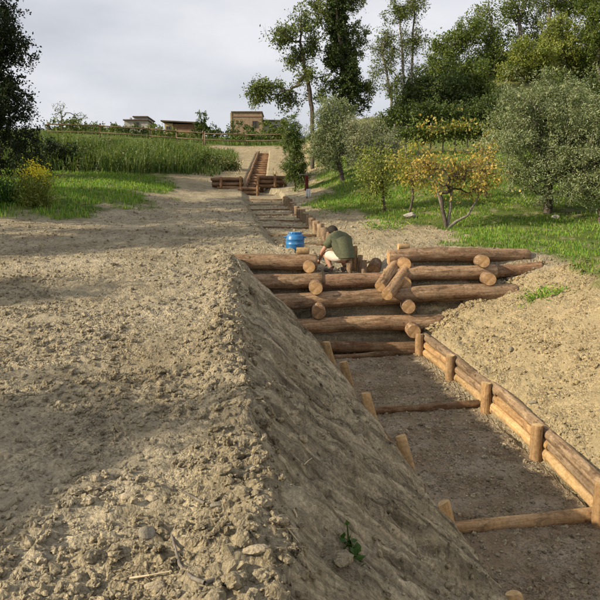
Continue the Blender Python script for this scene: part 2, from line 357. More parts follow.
def clods(px, py, size, sub, sink=.25, jit=.28):
    V0, F0 = ICO[sub]; n = len(px); nv = len(V0)
    j = 1 + RNG.normal(size=(n, nv, 1)) * jit * .7
    if sub == 2:   # lumpy, with flat broken facets
        d = RNG.normal(size=(n, 5, 3)); d /= np.linalg.norm(d, axis=2)[..., None]
        pr = np.einsum('vk,nfk->nvf', V0, d); cut = .62 + .25 * RNG.random((n, 1, 5))
        j = 1 + RNG.normal(size=(n, nv, 1)) * .10 - np.max(np.clip(pr - cut, 0, 1), axis=2, keepdims=True) * .9
    W = V0[None] * j; W = W * (np.array([1, .88, .74]) * (1 + .16 * RNG.normal(size=(n, 1, 3))).clip(.6, 1.4))
    a = RNG.random(n) * 6.283; c, s = np.cos(a), np.sin(a)
    tl = rotmats(n) if sub == 0 else None
    if tl is not None: W = np.einsum('nij,nvj->nvi', tl, W)
    else: W = np.stack([W[..., 0] * c[:, None] - W[..., 1] * s[:, None], W[..., 0] * s[:, None] + W[..., 1] * c[:, None], W[..., 2] + W[..., 0] * (.3 * RNG.normal(size=(n, 1)))], -1)
    W = W * size[:, None, None]
    z = H(px, py) + size * (.45 - sink)
    W = W + np.stack([px, py, z], -1)[:, None, :]
    F = F0[None] + (np.arange(n) * nv)[:, None, None]
    return W.reshape(-1, 3), F.reshape(-1, 3)
def clod_field(name, label, parts, smooth=False, dm=1.0):
    Vs, Fs, o = [], [], 0
    for V, F in parts: Vs.append(V); Fs.append(F + o); o += len(V)
    V = np.concatenate(Vs); me = mesh_faces(name, V, np.concatenate(Fs), [M['soil']], smooth); set_soil(me, V[:, 0], V[:, 1], dm)
    tag(obj(name, me), label, 'soil clods', kind='stuff')
def scatter(n, xr, yr, keep, ypow=1.0):
    x = RNG.uniform(*xr, n); y = yr[0] + (yr[1] - yr[0]) * RNG.random(n) ** ypow
    k = keep(x, y); return x[k], y[k]
def sizes(n, lo, hi, p=2.2): return lo * (1 - RNG.random(n) * (1 - (lo / hi) ** p)) ** (-1 / p)
berm = lambda x, y: (x < eL(y) + .05) & (np.abs(x) < .62 * y + 1.2)
dens = lambda x, y: RNG.random(len(x)) < np.clip(.36 + 2.4 * fbm(x, y, .9, 4, 131), .06, 1)
dens2 = lambda x, y: RNG.random(len(x)) < np.clip(.5 + 1.2 * fbm(x, y, .9, 4, 131), .25, .9)
parts = []
x, y = scatter(38000, (-5.5, .2), (1.7, 8), lambda x, y: berm(x, y) & dens2(x, y), 1.7); parts.append(clods(x, y, sizes(len(x), .007, .022), 0))
x, y = scatter(6000, (-5.5, .2), (1.7, 9), lambda x, y: berm(x, y) & dens(x, y), 1.5); parts.append(clods(x, y, sizes(len(x), .014, .04), 1))
x, y = scatter(900, (-4.0, .2), (1.8, 5.5), lambda x, y: berm(x, y) & dens(x, y), 1.7); parts.append(clods(x, y, sizes(len(x), .020, .05, 2.4), 2))
yy = RNG.uniform(1.8, 10.8, 750); xx = eL(yy) - .08 + RNG.normal(size=750) * .16; parts.append(clods(xx, yy, sizes(750, .014, .04), 1, .1))
yy = RNG.uniform(1.9, 6.5, 100); xx = eL(yy) - .1 + RNG.normal(size=100) * .15; parts.append(clods(xx, yy, sizes(100, .025, .055, 2.3), 2, .15))
clod_field('loose_clods', 'loose broken clods and crumbs of dry tan soil strewn over the left berm', parts)
parts = []
bank = lambda x, y: (x > eL(y)) & (x < fL(y)) & (RNG.random(len(x)) < .4 + 2.0 * fbm(x, y, 1.5, 3, 141))
x, y = scatter(9000, (-1.2, 2.4), (1.8, 10.4), bank, 1.3); parts.append(clods(x, y, sizes(len(x), .007, .02), 0))
x, y = scatter(700, (-1.2, 2.4), (1.8, 10.4), bank, 1.3); parts.append(clods(x, y, sizes(len(x), .015, .045), 1, .35))
clod_field('bank_crumbs', 'small crumbs of shaded soil lying on the raked cut bank', parts)
parts = []
rb = lambda x, y: (x > rR(y) + .2) & (x < 6.8) & (RNG.random(len(x)) < .35 + 1.5 * fbm(x, y, .9, 3, 151))
x, y = scatter(19000, (1.9, 6.8), (4.2, 11), rb); parts.append(clods(x, y, sizes(len(x), .009, .026), 0))
x, y = scatter(1000, (1.9, 6.8), (4.2, 11.3), rb); parts.append(clods(x, y, sizes(len(x), .02, .05), 1))
yy = RNG.uniform(10.3, 11.5, 260); xx = np.interp(yy, [10.3, 11.5], [2.0, 4.2]) + RNG.normal(size=260) * .15; parts.append(clods(xx, yy, sizes(260, .025, .06), 1, .1))
clod_field('sandy_clods', 'crumbs and lumps of pale sandy soil on the sunlit right bank', parts)
parts = []
fl_ = lambda x, y: (x > fL(y)) & (x < rR(y))
x, y = scatter(6500, (.4, 3.0), (4.4, 10.4), fl_); parts.append(clods(x, y, sizes(len(x), .006, .02), 0))
x, y = scatter(900, (.4, 3.0), (4.4, 10.4), fl_); parts.append(clods(x, y, sizes(len(x), .014, .03), 1))
x, y = scatter(3500, (-2.5, 4), (11.2, 26), lambda x, y: RNG.random(len(x)) < .5); parts.append(clods(x, y, sizes(len(x), .015, .05), 0))
x, y = scatter(5000, (-9, -1), (9, 24), lambda x, y: RNG.random(len(x)) < .6, 1.4); parts.append(clods(x, y, sizes(len(x), .015, .05), 0))
clod_field('path_gravel', 'stony crumbs on the damp trench floor and the upper dirt', parts, dm=.45)

# ------------------------------------------------------------------ logs
def log(name, p0, p1, r0, r1, parent, side, end, bend=.012, lump=.04, ns=20, nl=26, seed=None, half=False):
    p0, p1 = Vector(p0), Vector(p1); Lg = (p1 - p0).length; rng = np.random.default_rng(seed if seed is not None else random.randrange(10 ** 6))
    s = np.linspace(0, 1, nl); a = np.linspace(0, 2 * math.pi, ns, endpoint=False)
    S, A = np.meshgrid(s, a, indexing='ij')
    rad = r0 + (r1 - r0) * S
    sd = int(rng.integers(1, 900))
    n1 = fbm(S * Lg * 3.2, np.cos(A) * 1.3 + 5, 1, 3, sd) + fbm(S * Lg * 3.2 + 40, np.sin(A) * 1.3 + 5, 1, 3, sd + 7)
    rad = rad * (1 + lump * n1)
    for _ in range(int(Lg * 3)):      # knots
        s0, a0 = rng.random(), rng.random() * 6.283
        da = (A - a0 + math.pi) % (2 * math.pi) - math.pi
        rad = rad * (1 + .10 * np.exp(-((S - s0) * Lg / .035) ** 2 - (da / .3) ** 2))
    ph = rng.random(4) * 6.283; am = bend * Lg
    oy = am * np.sin(S * math.pi + .3 * ph[0]) * np.cos(ph[1]) + .3 * am * np.sin(S * 9 + ph[2])
    oz = am * np.sin(S * math.pi + .3 * ph[0]) * np.sin(ph[1]) + .3 * am * np.sin(S * 8 + ph[3])
    yy = np.cos(A) * rad; zz = np.sin(A) * rad
    if half: zz = np.where(zz < 0, zz * .25, zz)
    ti = rng.normal(size=2) * .12
    xx = S * Lg + (S < 1e-6) * (yy * ti[0]) + (S > 1 - 1e-6) * (yy * ti[1])
    V = np.stack([xx, yy + oy, zz + oz], -1).reshape(-1, 3)
    # bevelled rims and caps
    rim0 = V[:ns].copy(); rim1 = V[-ns:].copy(); c0, c1 = rim0.mean(0), rim1.mean(0)
    k = min(.012, .1 * r0); V[:ns, 0] += k; V[-ns:, 0] -= k
    rim0 = c0 + (rim0 - c0) * .93; rim1 = c1 + (rim1 - c1) * .93
    n = len(V); V = np.concatenate([V, rim0, rim1, c0[None], c1[None]])
    i = np.arange(nl * ns).reshape(nl, ns); j = np.roll(i, -1, 1)
    Q = np.stack([i[:-1], j[:-1], j[1:], i[1:]], -1).reshape(-1, 4)
    a0 = np.arange(ns); b0 = np.roll(a0, -1)
    Q = np.concatenate([Q, np.stack([n + a0, n + b0, b0, a0], -1), np.stack([(nl - 1) * ns + a0, (nl - 1) * ns + b0, n + ns + b0, n + ns + a0], -1)])
    T = np.concatenate([np.stack([np.full(ns, n + 2 * ns), n + b0, n + a0], -1), np.stack([np.full(ns, n + 2 * ns + 1), n + ns + a0, n + ns + b0], -1)])
    loops = np.concatenate([Q.ravel(), T.ravel()]); tot = np.concatenate([np.full(len(Q), 4), np.full(len(T), 3)]); st = np.concatenate([[0], np.cumsum(tot)[:-1]])
    mi = np.concatenate([np.zeros(len(Q)), np.ones(len(T))])
    me = mesh_np(name, V, loops, st, tot, [side, end], True, mi)
    sm = np.ones(len(tot), bool); sm[-len(T):] = False; me.polygons.foreach_set('use_smooth', sm)
    o = obj(name, me, parent)
    q = (p1 - p0).to_track_quat('X', 'Z')
    base = parent.location if parent is not None else Vector()
    o.rotation_mode = 'QUATERNION'; o.rotation_quaternion = q; o.location = p0 - base
    return o
def flog(name, p0, p1, r, parent, mat=None, ns=8, nl=5):      # simple far log
    return log(name, p0, p1, r, r * .95, parent, mat or M['far_wood'], M['end'], .006, .05, ns, nl)

# crib wall of big logs across the trench
W = empty('log_retaining_wall', at(370, 350, 10.6), 'stepped retaining wall of big brown logs crossing the trench behind the lower path', 'log wall')
def wl(u0, v0, d0, u1, v1, d1, r0, r1, name='log', side='log', end='end', **k):
    return log(name, at(u0, v0, d0), at(u1, v1, d1), r0 * .88, r1 * .88, W, M[side], M[end], bend=.014, lump=.085, **k)
wl(306, 349, 10.35, 419, 346, 10.5, .10, .11, side='dark_bar')
wl(292, 328, 10.5, 442, 321, 10.75, .135, .155)
wl(262, 305, 10.75, 516, 291, 11.0, .15, .16, nl=50)
wl(240, 281, 11.05, 322, 281, 11.12, .145, .155); wl(314, 283, 11.12, 392, 280, 11.2, .15, .14, side='log_red')
wl(384, 276, 11.1, 495, 271, 11.3, .135, .14); wl(478, 273, 11.34, 541, 268, 11.42, .13, .13, side='log_red')
wl(231, 262, 11.35, 317, 262, 11.45, .16, .165, side='log'); 
wl(388, 257, 11.3, 528, 256, 11.65, .145, .14)
# tie logs, ends towards the path
def tie(u, v, d, r, L_=1.0, dx=-.02, dz=.02, end='end', side='log'):
    r *= .92; d += .1; p = at(u, v, d); log('tie_log', p, p + Vector((dx + random.uniform(.0, .12) * L_, L_, dz)), r, r * .95, W, M[side], M[end], .006, .05, 18, 8)
tie(309, 267.5, 10.95, .115, 1.2); tie(316.5, 288, 10.55, .125, 1.3); tie(319, 312.5, 10.3, .125, 1.2, end='end_dark')
tie(409, 307, 10.45, .125, 1.3); tie(414, 332, 10.2, .125, 1.2); tie(484, 261.5, 10.95, .115, 1.2); tie(490, 279.5, 10.75, .12, 1.2)
tie(404, 264, 11.0, .13, .9, side='log_red'); tie(405, 284, 10.8, .125, .9, side='log_red')
# slanting cheek logs beside the opening
log('cheek_log', at(380, 287, 10.7), at(400, 256, 11.5), .10, .095, W, M['log'], M['end'], .004, .04, 18, 8)
log('cheek_log', at(387, 295, 10.55), at(409, 266, 11.3), .10, .095, W, M['log'], M['end'], .004, .04, 18, 8)

# crossbars of the lower path
def on_floor(u, v, dz=0.0):
    d0, d1 = 2.5, 14.0
    for _ in range(50):
        d = (d0 + d1) / 2; p = at(u, v, d)
        if p.z > float(zF(np.array(p.y))) + dz: d0 = d
        else: d1 = d
    return at(u, v, (d0 + d1) / 2)
def bar(a, b, r0, r1, label, mat, end):
    p, q = on_floor(*a, .02), on_floor(*b, .03)
    o = log('step_log', p, q, r0, r1, None, M[mat], M[end], .012, .06, 18, 22)
    tag(o, label, 'step log', 'step logs laid across the lower path')
bar((452, 530), (600, 513), .055, .075, 'nearest step log laid across the trench floor, pale at its right end', 'post', 'end')
bar((368, 412), (480, 404), .045, .055, 'dark half buried step log across the middle of the lower path', 'dark_bar', 'end_dark')
bar((334, 357), (418, 351.5), .05, .055, 'thin dark step log at the foot of the big log wall', 'dark_bar', 'end_dark')

# right edging: posts with two courses of rails behind
E = empty('trench_edging', on_floor(486, 410), 'low edging of round posts and stacked rails holding the sandy right bank', 'edging')
pb = [on_floor(*q) for q in ((420, 356), (450, 380), (486, 411), (537, 458), (600, 524))]
pts = pb + [pb[-1] + (pb[-1] - pb[-2]) * .95]
for i, p in enumerate(pts):
    lean = Vector((random.uniform(-.02, .03), random.uniform(-.02, .02), 0)); h = [.36, .37, .37, .38, .40, .4][i]
    log('post', p + Vector((-.01, 0, -.12)), p + lean + Vector((0, 0, h)), .068, .064, E, M['post'], M['end_light'], .01, .05, 18, 12)
for i in range(len(pts) - 1):
    a, b = pts[i], pts[i + 1]; t = (b - a).normalized(); off = Vector((.115, .02, 0))
    a1, b1 = a - t * .10, b + t * (.10 if i != 3 else -.06)
    log('rail', a1 + off + Vector((0, 0, .29)), b1 + off + Vector((0, 0, .27)), .062, .066, E, M['rail_grey'], M['end_dark'], .012, .06, 16, 20)
    log('rail', a1 + off + Vector((-.012, 0, .175)), b1 + off + Vector((-.012, 0, .165)), .058, .055, E, M['rail_grey' if i % 2 else 'post'], M['end_dark'], .012, .06, 16, 20)
    log('rail', a1 + off + Vector((-.03, 0, .06)), b1 + off + Vector((-.03, 0, .05)), .06, .058, E, M['split'], M['end_light'], .01, .05, 16, 20)

# left edging: split stakes poking out of the bank foot
LE = empty('stake_row', on_floor(370, 410), 'row of orange split stakes along the foot of the shaded bank', 'stakes')
for (u, v, lu, h) in ((326, 342, -3, .36), (343, 362, 0, .34), (366, 393, 2, .36), (401, 436, 3, .38), (444, 503, 3, .40), (513, 594, 0, .30)):
    top = on_floor(u, v, h); ft = Vector((top.x + .13, top.y - .02, top.z - h - .15))
    o = log('stake', ft, top, .07, .058, LE, M['split'], M['end_light'], .008, .08, 14, 8, half=True)
    o.rotation_quaternion = o.rotation_quaternion @ Matrix.Rotation(R_(random.uniform(-30, 30) + 90), 3, 'X').to_quaternion()
for (a, b) in (((330, 362), (352, 388)), ((352, 385), (376, 418)), ((376, 418), (413, 463)), ((413, 475), (470, 545))):
    p, q = on_floor(*a, .1), on_floor(*b, .1); off = Vector((-.12, 0, 0))
    log('rail', p + off, q + off, .055, .058, LE, M['post'], M['end'], .01, .05, 14, 10)

# ------------------------------------------------------------------ upper path: stake edging and treads
UE = empty('palisade_edging', at(330, 245, 13), 'row of short round stakes edging the upper path beyond the crouching man', 'edging')
for k in range(17):
    y = 13.0 + 12.2 * (k / 16) ** 1.15; x = float(rU(np.array(y))) + .02; z = float(zU(np.array(y)))
    log('stake', (x, y, z - .1), (x + random.uniform(-.03, .03), y, z + random.uniform(.27, .34)), .10, .092, UE, M['rail_grey'], M['end'], .005, .05, 10, 4)
for k in range(16):
    y = 13.0 + 12.2 * (k / 16) ** 1.15; y2 = 13.0 + 12.2 * ((k + 1) / 16) ** 1.15
    log('rail', (float(rU(np.array(y))) + .13, y, float(zU(np.array(y))) + .13), (float(rU(np.array(y2))) + .13, y2, float(zU(np.array(y2))) + .13), .09, .09, UE, M['dark_bar'], M['end'], .005, .05, 8, 4)
for k, y in enumerate((14.3, 15.8, 17.4, 19.1, 20.9, 22.8, 24.8, 26.6)):
    o = log('step_log', (float(eU(np.array(y))) - .05, y, float(zU(np.array(y))) - .015), (float(rU(np.array(y))), y - .1, float(zU(np.array(y))) - .01), .055, .05, None, M['dark_bar'], M['end'], .01, .05, 10, 8)
    w_ = ['nearest', 'second', 'third', 'fourth', 'fifth', 'sixth', 'seventh', 'farthest'][k]
    tag(o, w_ + ' dark step log across the upper path counted from the blue drum', 'step log', 'step logs across the upper path')

# ------------------------------------------------------------------ far crib fence and stair
def crib(name, u0, u1, vbot, rails, d, posts, label, slope=0):
    c = at((u0 + u1) / 2, vbot, d); E_ = empty(name, c, label, 'log fence', 'low log walls below the far stair')
    for (v, a, b) in rails: flog('rail', at(a, v, d), at(b, v + slope, d), .078, E_, M['log_red'], 10, 8)
    for (u, vt, vb) in posts: flog('post', at(u, vb, d - .2), at(u, vt, d - .2), .06, E_, M['far_wood'], 10, 3)
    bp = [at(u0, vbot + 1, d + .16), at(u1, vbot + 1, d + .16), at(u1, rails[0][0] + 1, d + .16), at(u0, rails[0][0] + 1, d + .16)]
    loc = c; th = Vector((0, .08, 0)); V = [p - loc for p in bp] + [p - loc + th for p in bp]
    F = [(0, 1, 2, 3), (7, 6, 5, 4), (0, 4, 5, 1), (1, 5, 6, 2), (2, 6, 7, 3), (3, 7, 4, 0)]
    obj('gap_shade_board', mesh_faces('gap_shade_board', [tuple(v) for v in V], F, [M['dark_bar']]), E_)  # dark sheet behind the rails stands in for the shade in their gaps
crib('log_fence', 212, 243, 187.5, [(179, 211, 243), (184, 212, 244), (188, 217, 247)], 28.7, [(221, 177, 188), (240.5, 176.5, 190)], 'low wall of stacked red logs left of the far stair')
crib('log_fence', 257, 287, 187, [(177.5, 257, 288), (182, 256, 285), (186, 255, 279)], 28.9, [(258, 176, 190), (275, 174.5, 187)], 'low wall of stacked red logs right of the far stair')
crib('log_fence', 239, 259, 194, [(189, 238, 260), (193, 240, 259)], 28.2, [(241, 187, 196), (257.5, 186, 198)], 'short low log wall at the bottom of the far stair')
ST = empty('timber_stair', (-2.05, 29.6, gh(-2.05, 29.6, False)), 'steep far stair of timber treads with log stringers climbing the dirt slope', 'stair')
for k in range(17):
    y = 29.6 + k * 1.12; a, b = float(eU(np.array(y))), float(rU(np.array(y))); z = float(zU(np.array(y)))
    flog('tread', (a, y, z + .07), (b, y, z + .07), .10, ST, M['far_wood'], 10, 4)
for k in range(8):
    y, y2 = 29.4 + k * 2.3, 29.4 + (k + 1) * 2.3
    for h in (.10, .24):
        flog('stringer', (float(eU(np.array(y))) - .06, y, float(zU(np.array(y))) + h), (float(eU(np.array(y2))) - .06, y2, float(zU(np.array(y2))) + h), .065, ST, M['log_red'], 10, 4)

# ridge fence
def fence(pts, label, hgt=1.0, step=1.9):
    P = [Vector((*at(u, v, d).xy, 0)) for u, v, d in pts]
    b0 = Vector((P[0].x, P[0].y, gh(P[0].x, P[0].y))); E_ = empty('ridge_fence', b0, label, 'fence', 'wooden fences along the ridge')
    prev = None
    for i in range(len(P) - 1):
        n = max(1, int((P[i + 1] - P[i]).length / step))
        for k in range(n + (i == len(P) - 2)):
            q = P[i].lerp(P[i + 1], k / n); q.z = gh(q.x, q.y, False)
            flog('post', q - Vector((0, 0, .2)), q + Vector((0, 0, hgt)), .06, E_, M['rail_grey'], 8, 2)
            if prev is not None:
                for h in (.38, .85): flog('rail', prev + Vector((0, -.07, h * hgt)), q + Vector((0, -.07, h * hgt)), .05, E_, M['rail_grey'], 8, 3)
            prev = q
fence([(292, 140, 52), (246, 143, 52), (205, 143, 51)], 'pale wooden rail fence above the top of the far stair')
fence([(203, 141, 50.5), (150, 136, 50), (100, 130, 49), (48, 124, 48)], 'long brown rail fence running along the ridge above the reeds', 1.1)

# ------------------------------------------------------------------ trees
def tube_mesh(segs, ns=5):
    """segs: list of (p0, p1, r0, r1)"""
    n = len(segs); P0 = np.array([s[0] for s in segs]); P1 = np.array([s[1] for s in segs]); R0 = np.array([s[2] for s in segs]); R1 = np.array([s[3] for s in segs])
    D = P1 - P0; D /= np.linalg.norm(D, axis=1)[:, None] + 1e-9
    up = np.where(np.abs(D[:, 2:3]) > .9, np.array([[1., 0, 0]]), np.array([[0, 0, 1.]]))
    U = np.cross(D, up); U /= np.linalg.norm(U, axis=1)[:, None]; Wv = np.cross(D, U)
    a = np.linspace(0, 2 * math.pi, ns, endpoint=False)
    ring = U[:, None] * np.cos(a)[None, :, None] + Wv[:, None] * np.sin(a)[None, :, None]
    A = P0[:, None] + ring * R0[:, None, None]; B = P1[:, None] + ring * R1[:, None, None]
    V = np.concatenate([A, B], 1).reshape(-1, 3)
    i = np.arange(ns); j = (i + 1) % ns
    F = np.stack([i, j, j + ns, i + ns], -1)[None] + (np.arange(n) * 2 * ns)[:, None, None]
    return V, F.reshape(-1, 4)
def leaf_quads(C, length, width, up=.4, droop=0.0, dirs=None):
    n = len(C); d = RNG.normal(size=(n, 3)) if dirs is None else dirs + RNG.normal(size=(n, 3)) * .45
    d[:, 2] -= droop; d /= np.linalg.norm(d, axis=1)[:, None]
    nn = RNG.normal(size=(n, 3)); nn[:, 2] += up * 2; s = np.cross(d, nn); s /= np.linalg.norm(s, axis=1)[:, None] + 1e-9
    l = length * RNG.uniform(.65, 1.3, (n, 1)); w = width * RNG.uniform(.7, 1.25, (n, 1))
    nrm = np.cross(s, d)
    V = np.stack([C - d * l * .5, C + s * w * .5 + nrm * w * .15, C + d * l * .5, C - s * w * .5 + nrm * w * .15], 1).reshape(-1, 3)
    return V, (np.arange(n)[:, None] * 4 + np.arange(4)[None])
def tree_data(lobes, trunk, nclus, nleaf, sig, leaf, trunk_r, shell=.55, up=.4, droop=0.0, minz=None, flat=1.0, seed=1, twigs=False):
    """lobes: [(cx,cy,cz,rx,ry,rz,weight)], trunk: list of points from the ground up; returns (branch V,F), (leaf V,F)"""
    global RNG
    keep_rng = RNG; RNG = np.random.default_rng(seed)
    lob = np.array(lobes, float); wts = lob[:, 6] / lob[:, 6].sum(); pick = RNG.choice(len(lob), nclus, p=wts)
    d = RNG.normal(size=(nclus, 3)); d /= np.linalg.norm(d, axis=1)[:, None]
    rr = shell + (1 - shell) * RNG.random(nclus); rr = np.where(RNG.random(nclus) < .3, RNG.random(nclus) ** .5, rr)
    C = lob[pick, :3] + d * rr[:, None] * lob[pick, 3:6] * (1 + .16 * RNG.normal(size=(nclus, 1)))
    if minz is not None: C[:, 2] = np.maximum(C[:, 2], minz + .3 * RNG.random(nclus))
    nodes = []; par = []
    for i, p in enumerate(trunk):
        if i == 0: nodes.append(np.array(p, float)); par.append(-1); continue
        a = nodes[-1]; b = np.array(p, float)
        for k in range(1, 4):
            nodes.append(a + (b - a) * k / 3 + (RNG.normal(size=3) * .02 * np.linalg.norm(b - a) if k < 3 else 0)); par.append(len(nodes) - 2)
    ntr = len(nodes); top = nodes[-1]
    order = np.argsort(np.linalg.norm(C - top, axis=1) * .6 + np.linalg.norm(C - nodes[ntr // 2], axis=1) * .4)
    N = np.zeros((ntr + nclus * 2, 3)); N[:ntr] = nodes; cnt = ntr; first = max(1, int(ntr * .45)); ends = []
    for i in order:
        c = C[i]; D = N[first:cnt] - c; dist = np.sqrt((D ** 2).sum(1)) + .6 * np.maximum(D[:, 2], 0)
        j = first + int(np.argmin(dist)); a = N[j]
        m_ = (a + c) / 2 + RNG.normal(size=3) * .10 * np.linalg.norm(c - a) + np.array([0, 0, .06 * np.linalg.norm(c - a)])
        N[cnt] = m_; par.append(j); N[cnt + 1] = c; par.append(cnt); ends.append(cnt + 1); cnt += 2
    wgt = np.zeros(cnt); wgt[ends] = 1
    for i in range(cnt - 1, 0, -1): wgt[par[i]] += wgt[i]
    rad = trunk_r * (np.maximum(wgt, .5) / max(wgt[0], 1)) ** .56
    segs = [(N[par[i]], N[i], min(rad[par[i]], rad[i] * 1.5), rad[i]) for i in range(1, cnt)]
    BV, BF = tube_mesh(segs, 6)
    cl = RNG.choice(nclus, nleaf, p=(lambda q: q / q.sum())(RNG.uniform(.25, 1, nclus) ** 1.5))
    nt_ = 7; td = RNG.normal(size=(nclus, nt_, 3)); td /= np.linalg.norm(td, axis=2)[..., None]; td = td * (sig * 2.1 * RNG.uniform(.55, 1.1, (nclus, nt_, 1)))
    tk = RNG.integers(0, nt_, nleaf); tv = td[cl, tk]; tt_ = RNG.uniform(.15, 1.05, (nleaf, 1))
    off_ = RNG.normal(size=(nleaf, 3)); off_ *= np.minimum(1, 1.5 / np.linalg.norm(off_, axis=1))[:, None]
    P = C[cl] + tv * tt_ + off_ * sig * .34
    dn = tv / (np.linalg.norm(tv, axis=1)[:, None] + 1e-9)
    LV, LF = leaf_quads(P, leaf[0], leaf[1], up, droop, dirs=dn * .7)
    if twigs:
        sg_ = [(C[a_], C[a_] + td[a_, b_], trunk_r * .02 + .002, .002) for a_ in range(nclus) for b_ in range(nt_)]
        TV, TF = tube_mesh(sg_, 3); BF = np.concatenate([BF, np.zeros((0, 4), int)]); base_ = len(BV); BV = np.concatenate([BV, TV]); BF = np.concatenate([BF, TF + base_])
    RNG = keep_rng
    return (BV, BF), (LV, LF)
LF_ = {
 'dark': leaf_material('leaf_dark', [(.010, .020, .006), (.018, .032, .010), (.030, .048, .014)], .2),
 'olive': leaf_material('leaf_olive', [(.09, .125, .045), (.16, .20, .085), (.235, .275, .14), (.32, .355, .21)], .18, .5),
 'silver': leaf_material('leaf_silver', [(.12, .145, .075), (.20, .22, .13), (.29, .30, .20)], .2, .5),
 'robinia': leaf_material('leaf_robinia', [(.055, .085, .02), (.105, .145, .034), (.18, .215, .06)], .35),
 'ivy': leaf_material('leaf_ivy', [(.024, .044, .010), (.045, .075, .016), (.08, .115, .028)], .2, .4),
 'wood': leaf_material('leaf_wood', [(.05, .085, .016), (.10, .145, .028), (.17, .205, .05)], .3),
 'wood2': leaf_material('leaf_wood_yellowish', [(.10, .14, .025), (.20, .245, .05), (.30, .31, .085)], .35),
 'wood3': leaf_material('leaf_wood_deep', [(.032, .055, .013), (.06, .092, .021), (.10, .135, .035)], .25),
 'yellow': leaf_material('leaf_yellow', [(.46, .31, .06), (.60, .44, .12), (.52, .43, .13), (.28, .30, .07), (.36, .25, .09)], .4),
 'ygreen': leaf_material('leaf_yellow_green', [(.20, .24, .05), (.36, .34, .08), (.52, .41, .11)], .4),
 'cane': leaf_material('leaf_cane', [(.05, .095, .022), (.09, .14, .035), (.16, .19, .06)], .3),
 'reed': leaf_material('leaf_reed', [(.05, .10, .02), (.10, .16, .035), (.17, .21, .06)], .35),
 'grass': leaf_material('leaf_grass', [(.065, .17, .014), (.13, .28, .026), (.21, .37, .045), (.32, .36, .09)], .35),
 'weedmix': leaf_material('leaf_weed_mix', [(.035, .07, .015), (.075, .12, .03), (.14, .17, .05), (.24, .22, .11)], .3),
 'weed': leaf_material('leaf_weed', [(.03, .08, .012), (.06, .12, .02)], .3),
 'flower': leaf_material('flower_yellow', [(.62, .50, .02), (.78, .66, .05)], .3),
 'dry': leaf_material('dry_stalk', [(.32, .25, .14), (.46, .38, .24)], .2),
}
def tree(name, base, lobes, trunk, nclus, nleaf, sig, leaf, trunk_r, mat, label, cat='tree', group=None, bark='bark', data=None, rz=0, sc=1, **k):
    """lobes and trunk are relative to the base point"""
    if data is None:
        (BV, BF), (LV, LF) = tree_data(lobes, trunk, nclus, nleaf, sig, leaf, trunk_r, **k)
        data = (mesh_faces('trunk', BV, BF, [M[bark]], True), mesh_faces('crown', LV, LF, [LF_[mat]]))
    e = empty(name, base, label, cat, group); e.rotation_euler.z = rz; e.scale = (sc, sc, sc)
    obj('trunk', data[0], e); obj('crown', data[1], e)
    return data
def ground_pt(u, v, d, sink=.05):
    p = at(u, v, d); p.z = gh(p.x, p.y, False) - sink; return p
_HD = np.geomspace(1.5, 80, 900)
def hit(u, v):
    A, B = (u - 300) / FPX * _HD, (300 - v) / FPX * _HD
    yy_, zz_ = _HD * CP + B * SP, CAM_Z - _HD * SP + B * CP
    k_ = int(np.argmax(zz_ < H(A, yy_))); return at(u, v, _HD[k_] if zz_[k_] < 1e8 and k_ else 30)
def px(d): return d / FPX       # metres per photo pixel at depth d

# big olive on the grass, right
b = ground_pt(547, 213, 17); s = px(17)
tree('olive_tree', b, [(-.1, 0, 1.95, 1.45, 1.3, 1.2, 5), (.5, .2, 2.55, 1.15, 1.0, 1.0, 3), (-.75, -.1, 2.4, .85, .9, 1.0, 2.2), (.1, -.3, .95, 1.15, .9, .55, 2.2), (.95, 0, 1.5, .8, .8, .9, 2)],
     [(0, 0, 0), (.05, .05, .5), (-.03, 0, 1.0), (.1, 0, 1.6)], 560, 62000, .17, (.082, .022), .12, 'olive', 'large round silvery olive tree with a short trunk on the grass', group='olive trees', seed=3, up=.2)
b = ground_pt(602, 210, 16)
tree('olive_tree', b, [(.3, 0, 1.7, 1.2, 1.1, 1.1, 4), (.1, 0, 2.6, .9, .9, .7, 2), (-.3, 0, 1.0, .7, .7, .5, 1)], [(0, 0, 0), (.1, 0, .6), (.2, 0, 1.3)], 260, 25000, .16, (.082, .022), .11, 'olive',
     'olive tree cut off by the right edge of the picture', group='olive trees', seed=4, up=.2)
b = ground_pt(343, 180, 26)
tree('olive_tree', b, [(-.5, 0, 1.9, .95, .9, 1.1, 4), (-.35, 0, 2.8, .75, .75, .65, 2), (.1, 0, 1.4, .8, .7, .8, 2), (-.9, 0, 1.3, .6, .6, .7, 1.2)], [(0, 0, 0), (-.1, 0, .5), (-.3, 0, 1.3), (-.35, 0, 2)], 300, 27000, .15, (.095, .028), .10, 'olive',
     'dense grey green olive tree beside the red and white garment post', group='olive trees', seed=5, up=.2)
b = ground_pt(372, 192, 22)
tree('olive_tree', b, [(.1, 0, 1.5, .8, .8, .85, 4), (-.5, 0, 1.9, .5, .5, .6, 2), (.55, 0, 1.1, .5, .5, .6, 1)], [(0, 0, 0), (-.05, 0, .5), (.05, 0, 1.2)], 200, 15000, .17, (.09, .024), .06, 'silver',
     'thin pale silver young olive behind the yellow leaved saplings', group='olive trees', seed=6, up=.2)
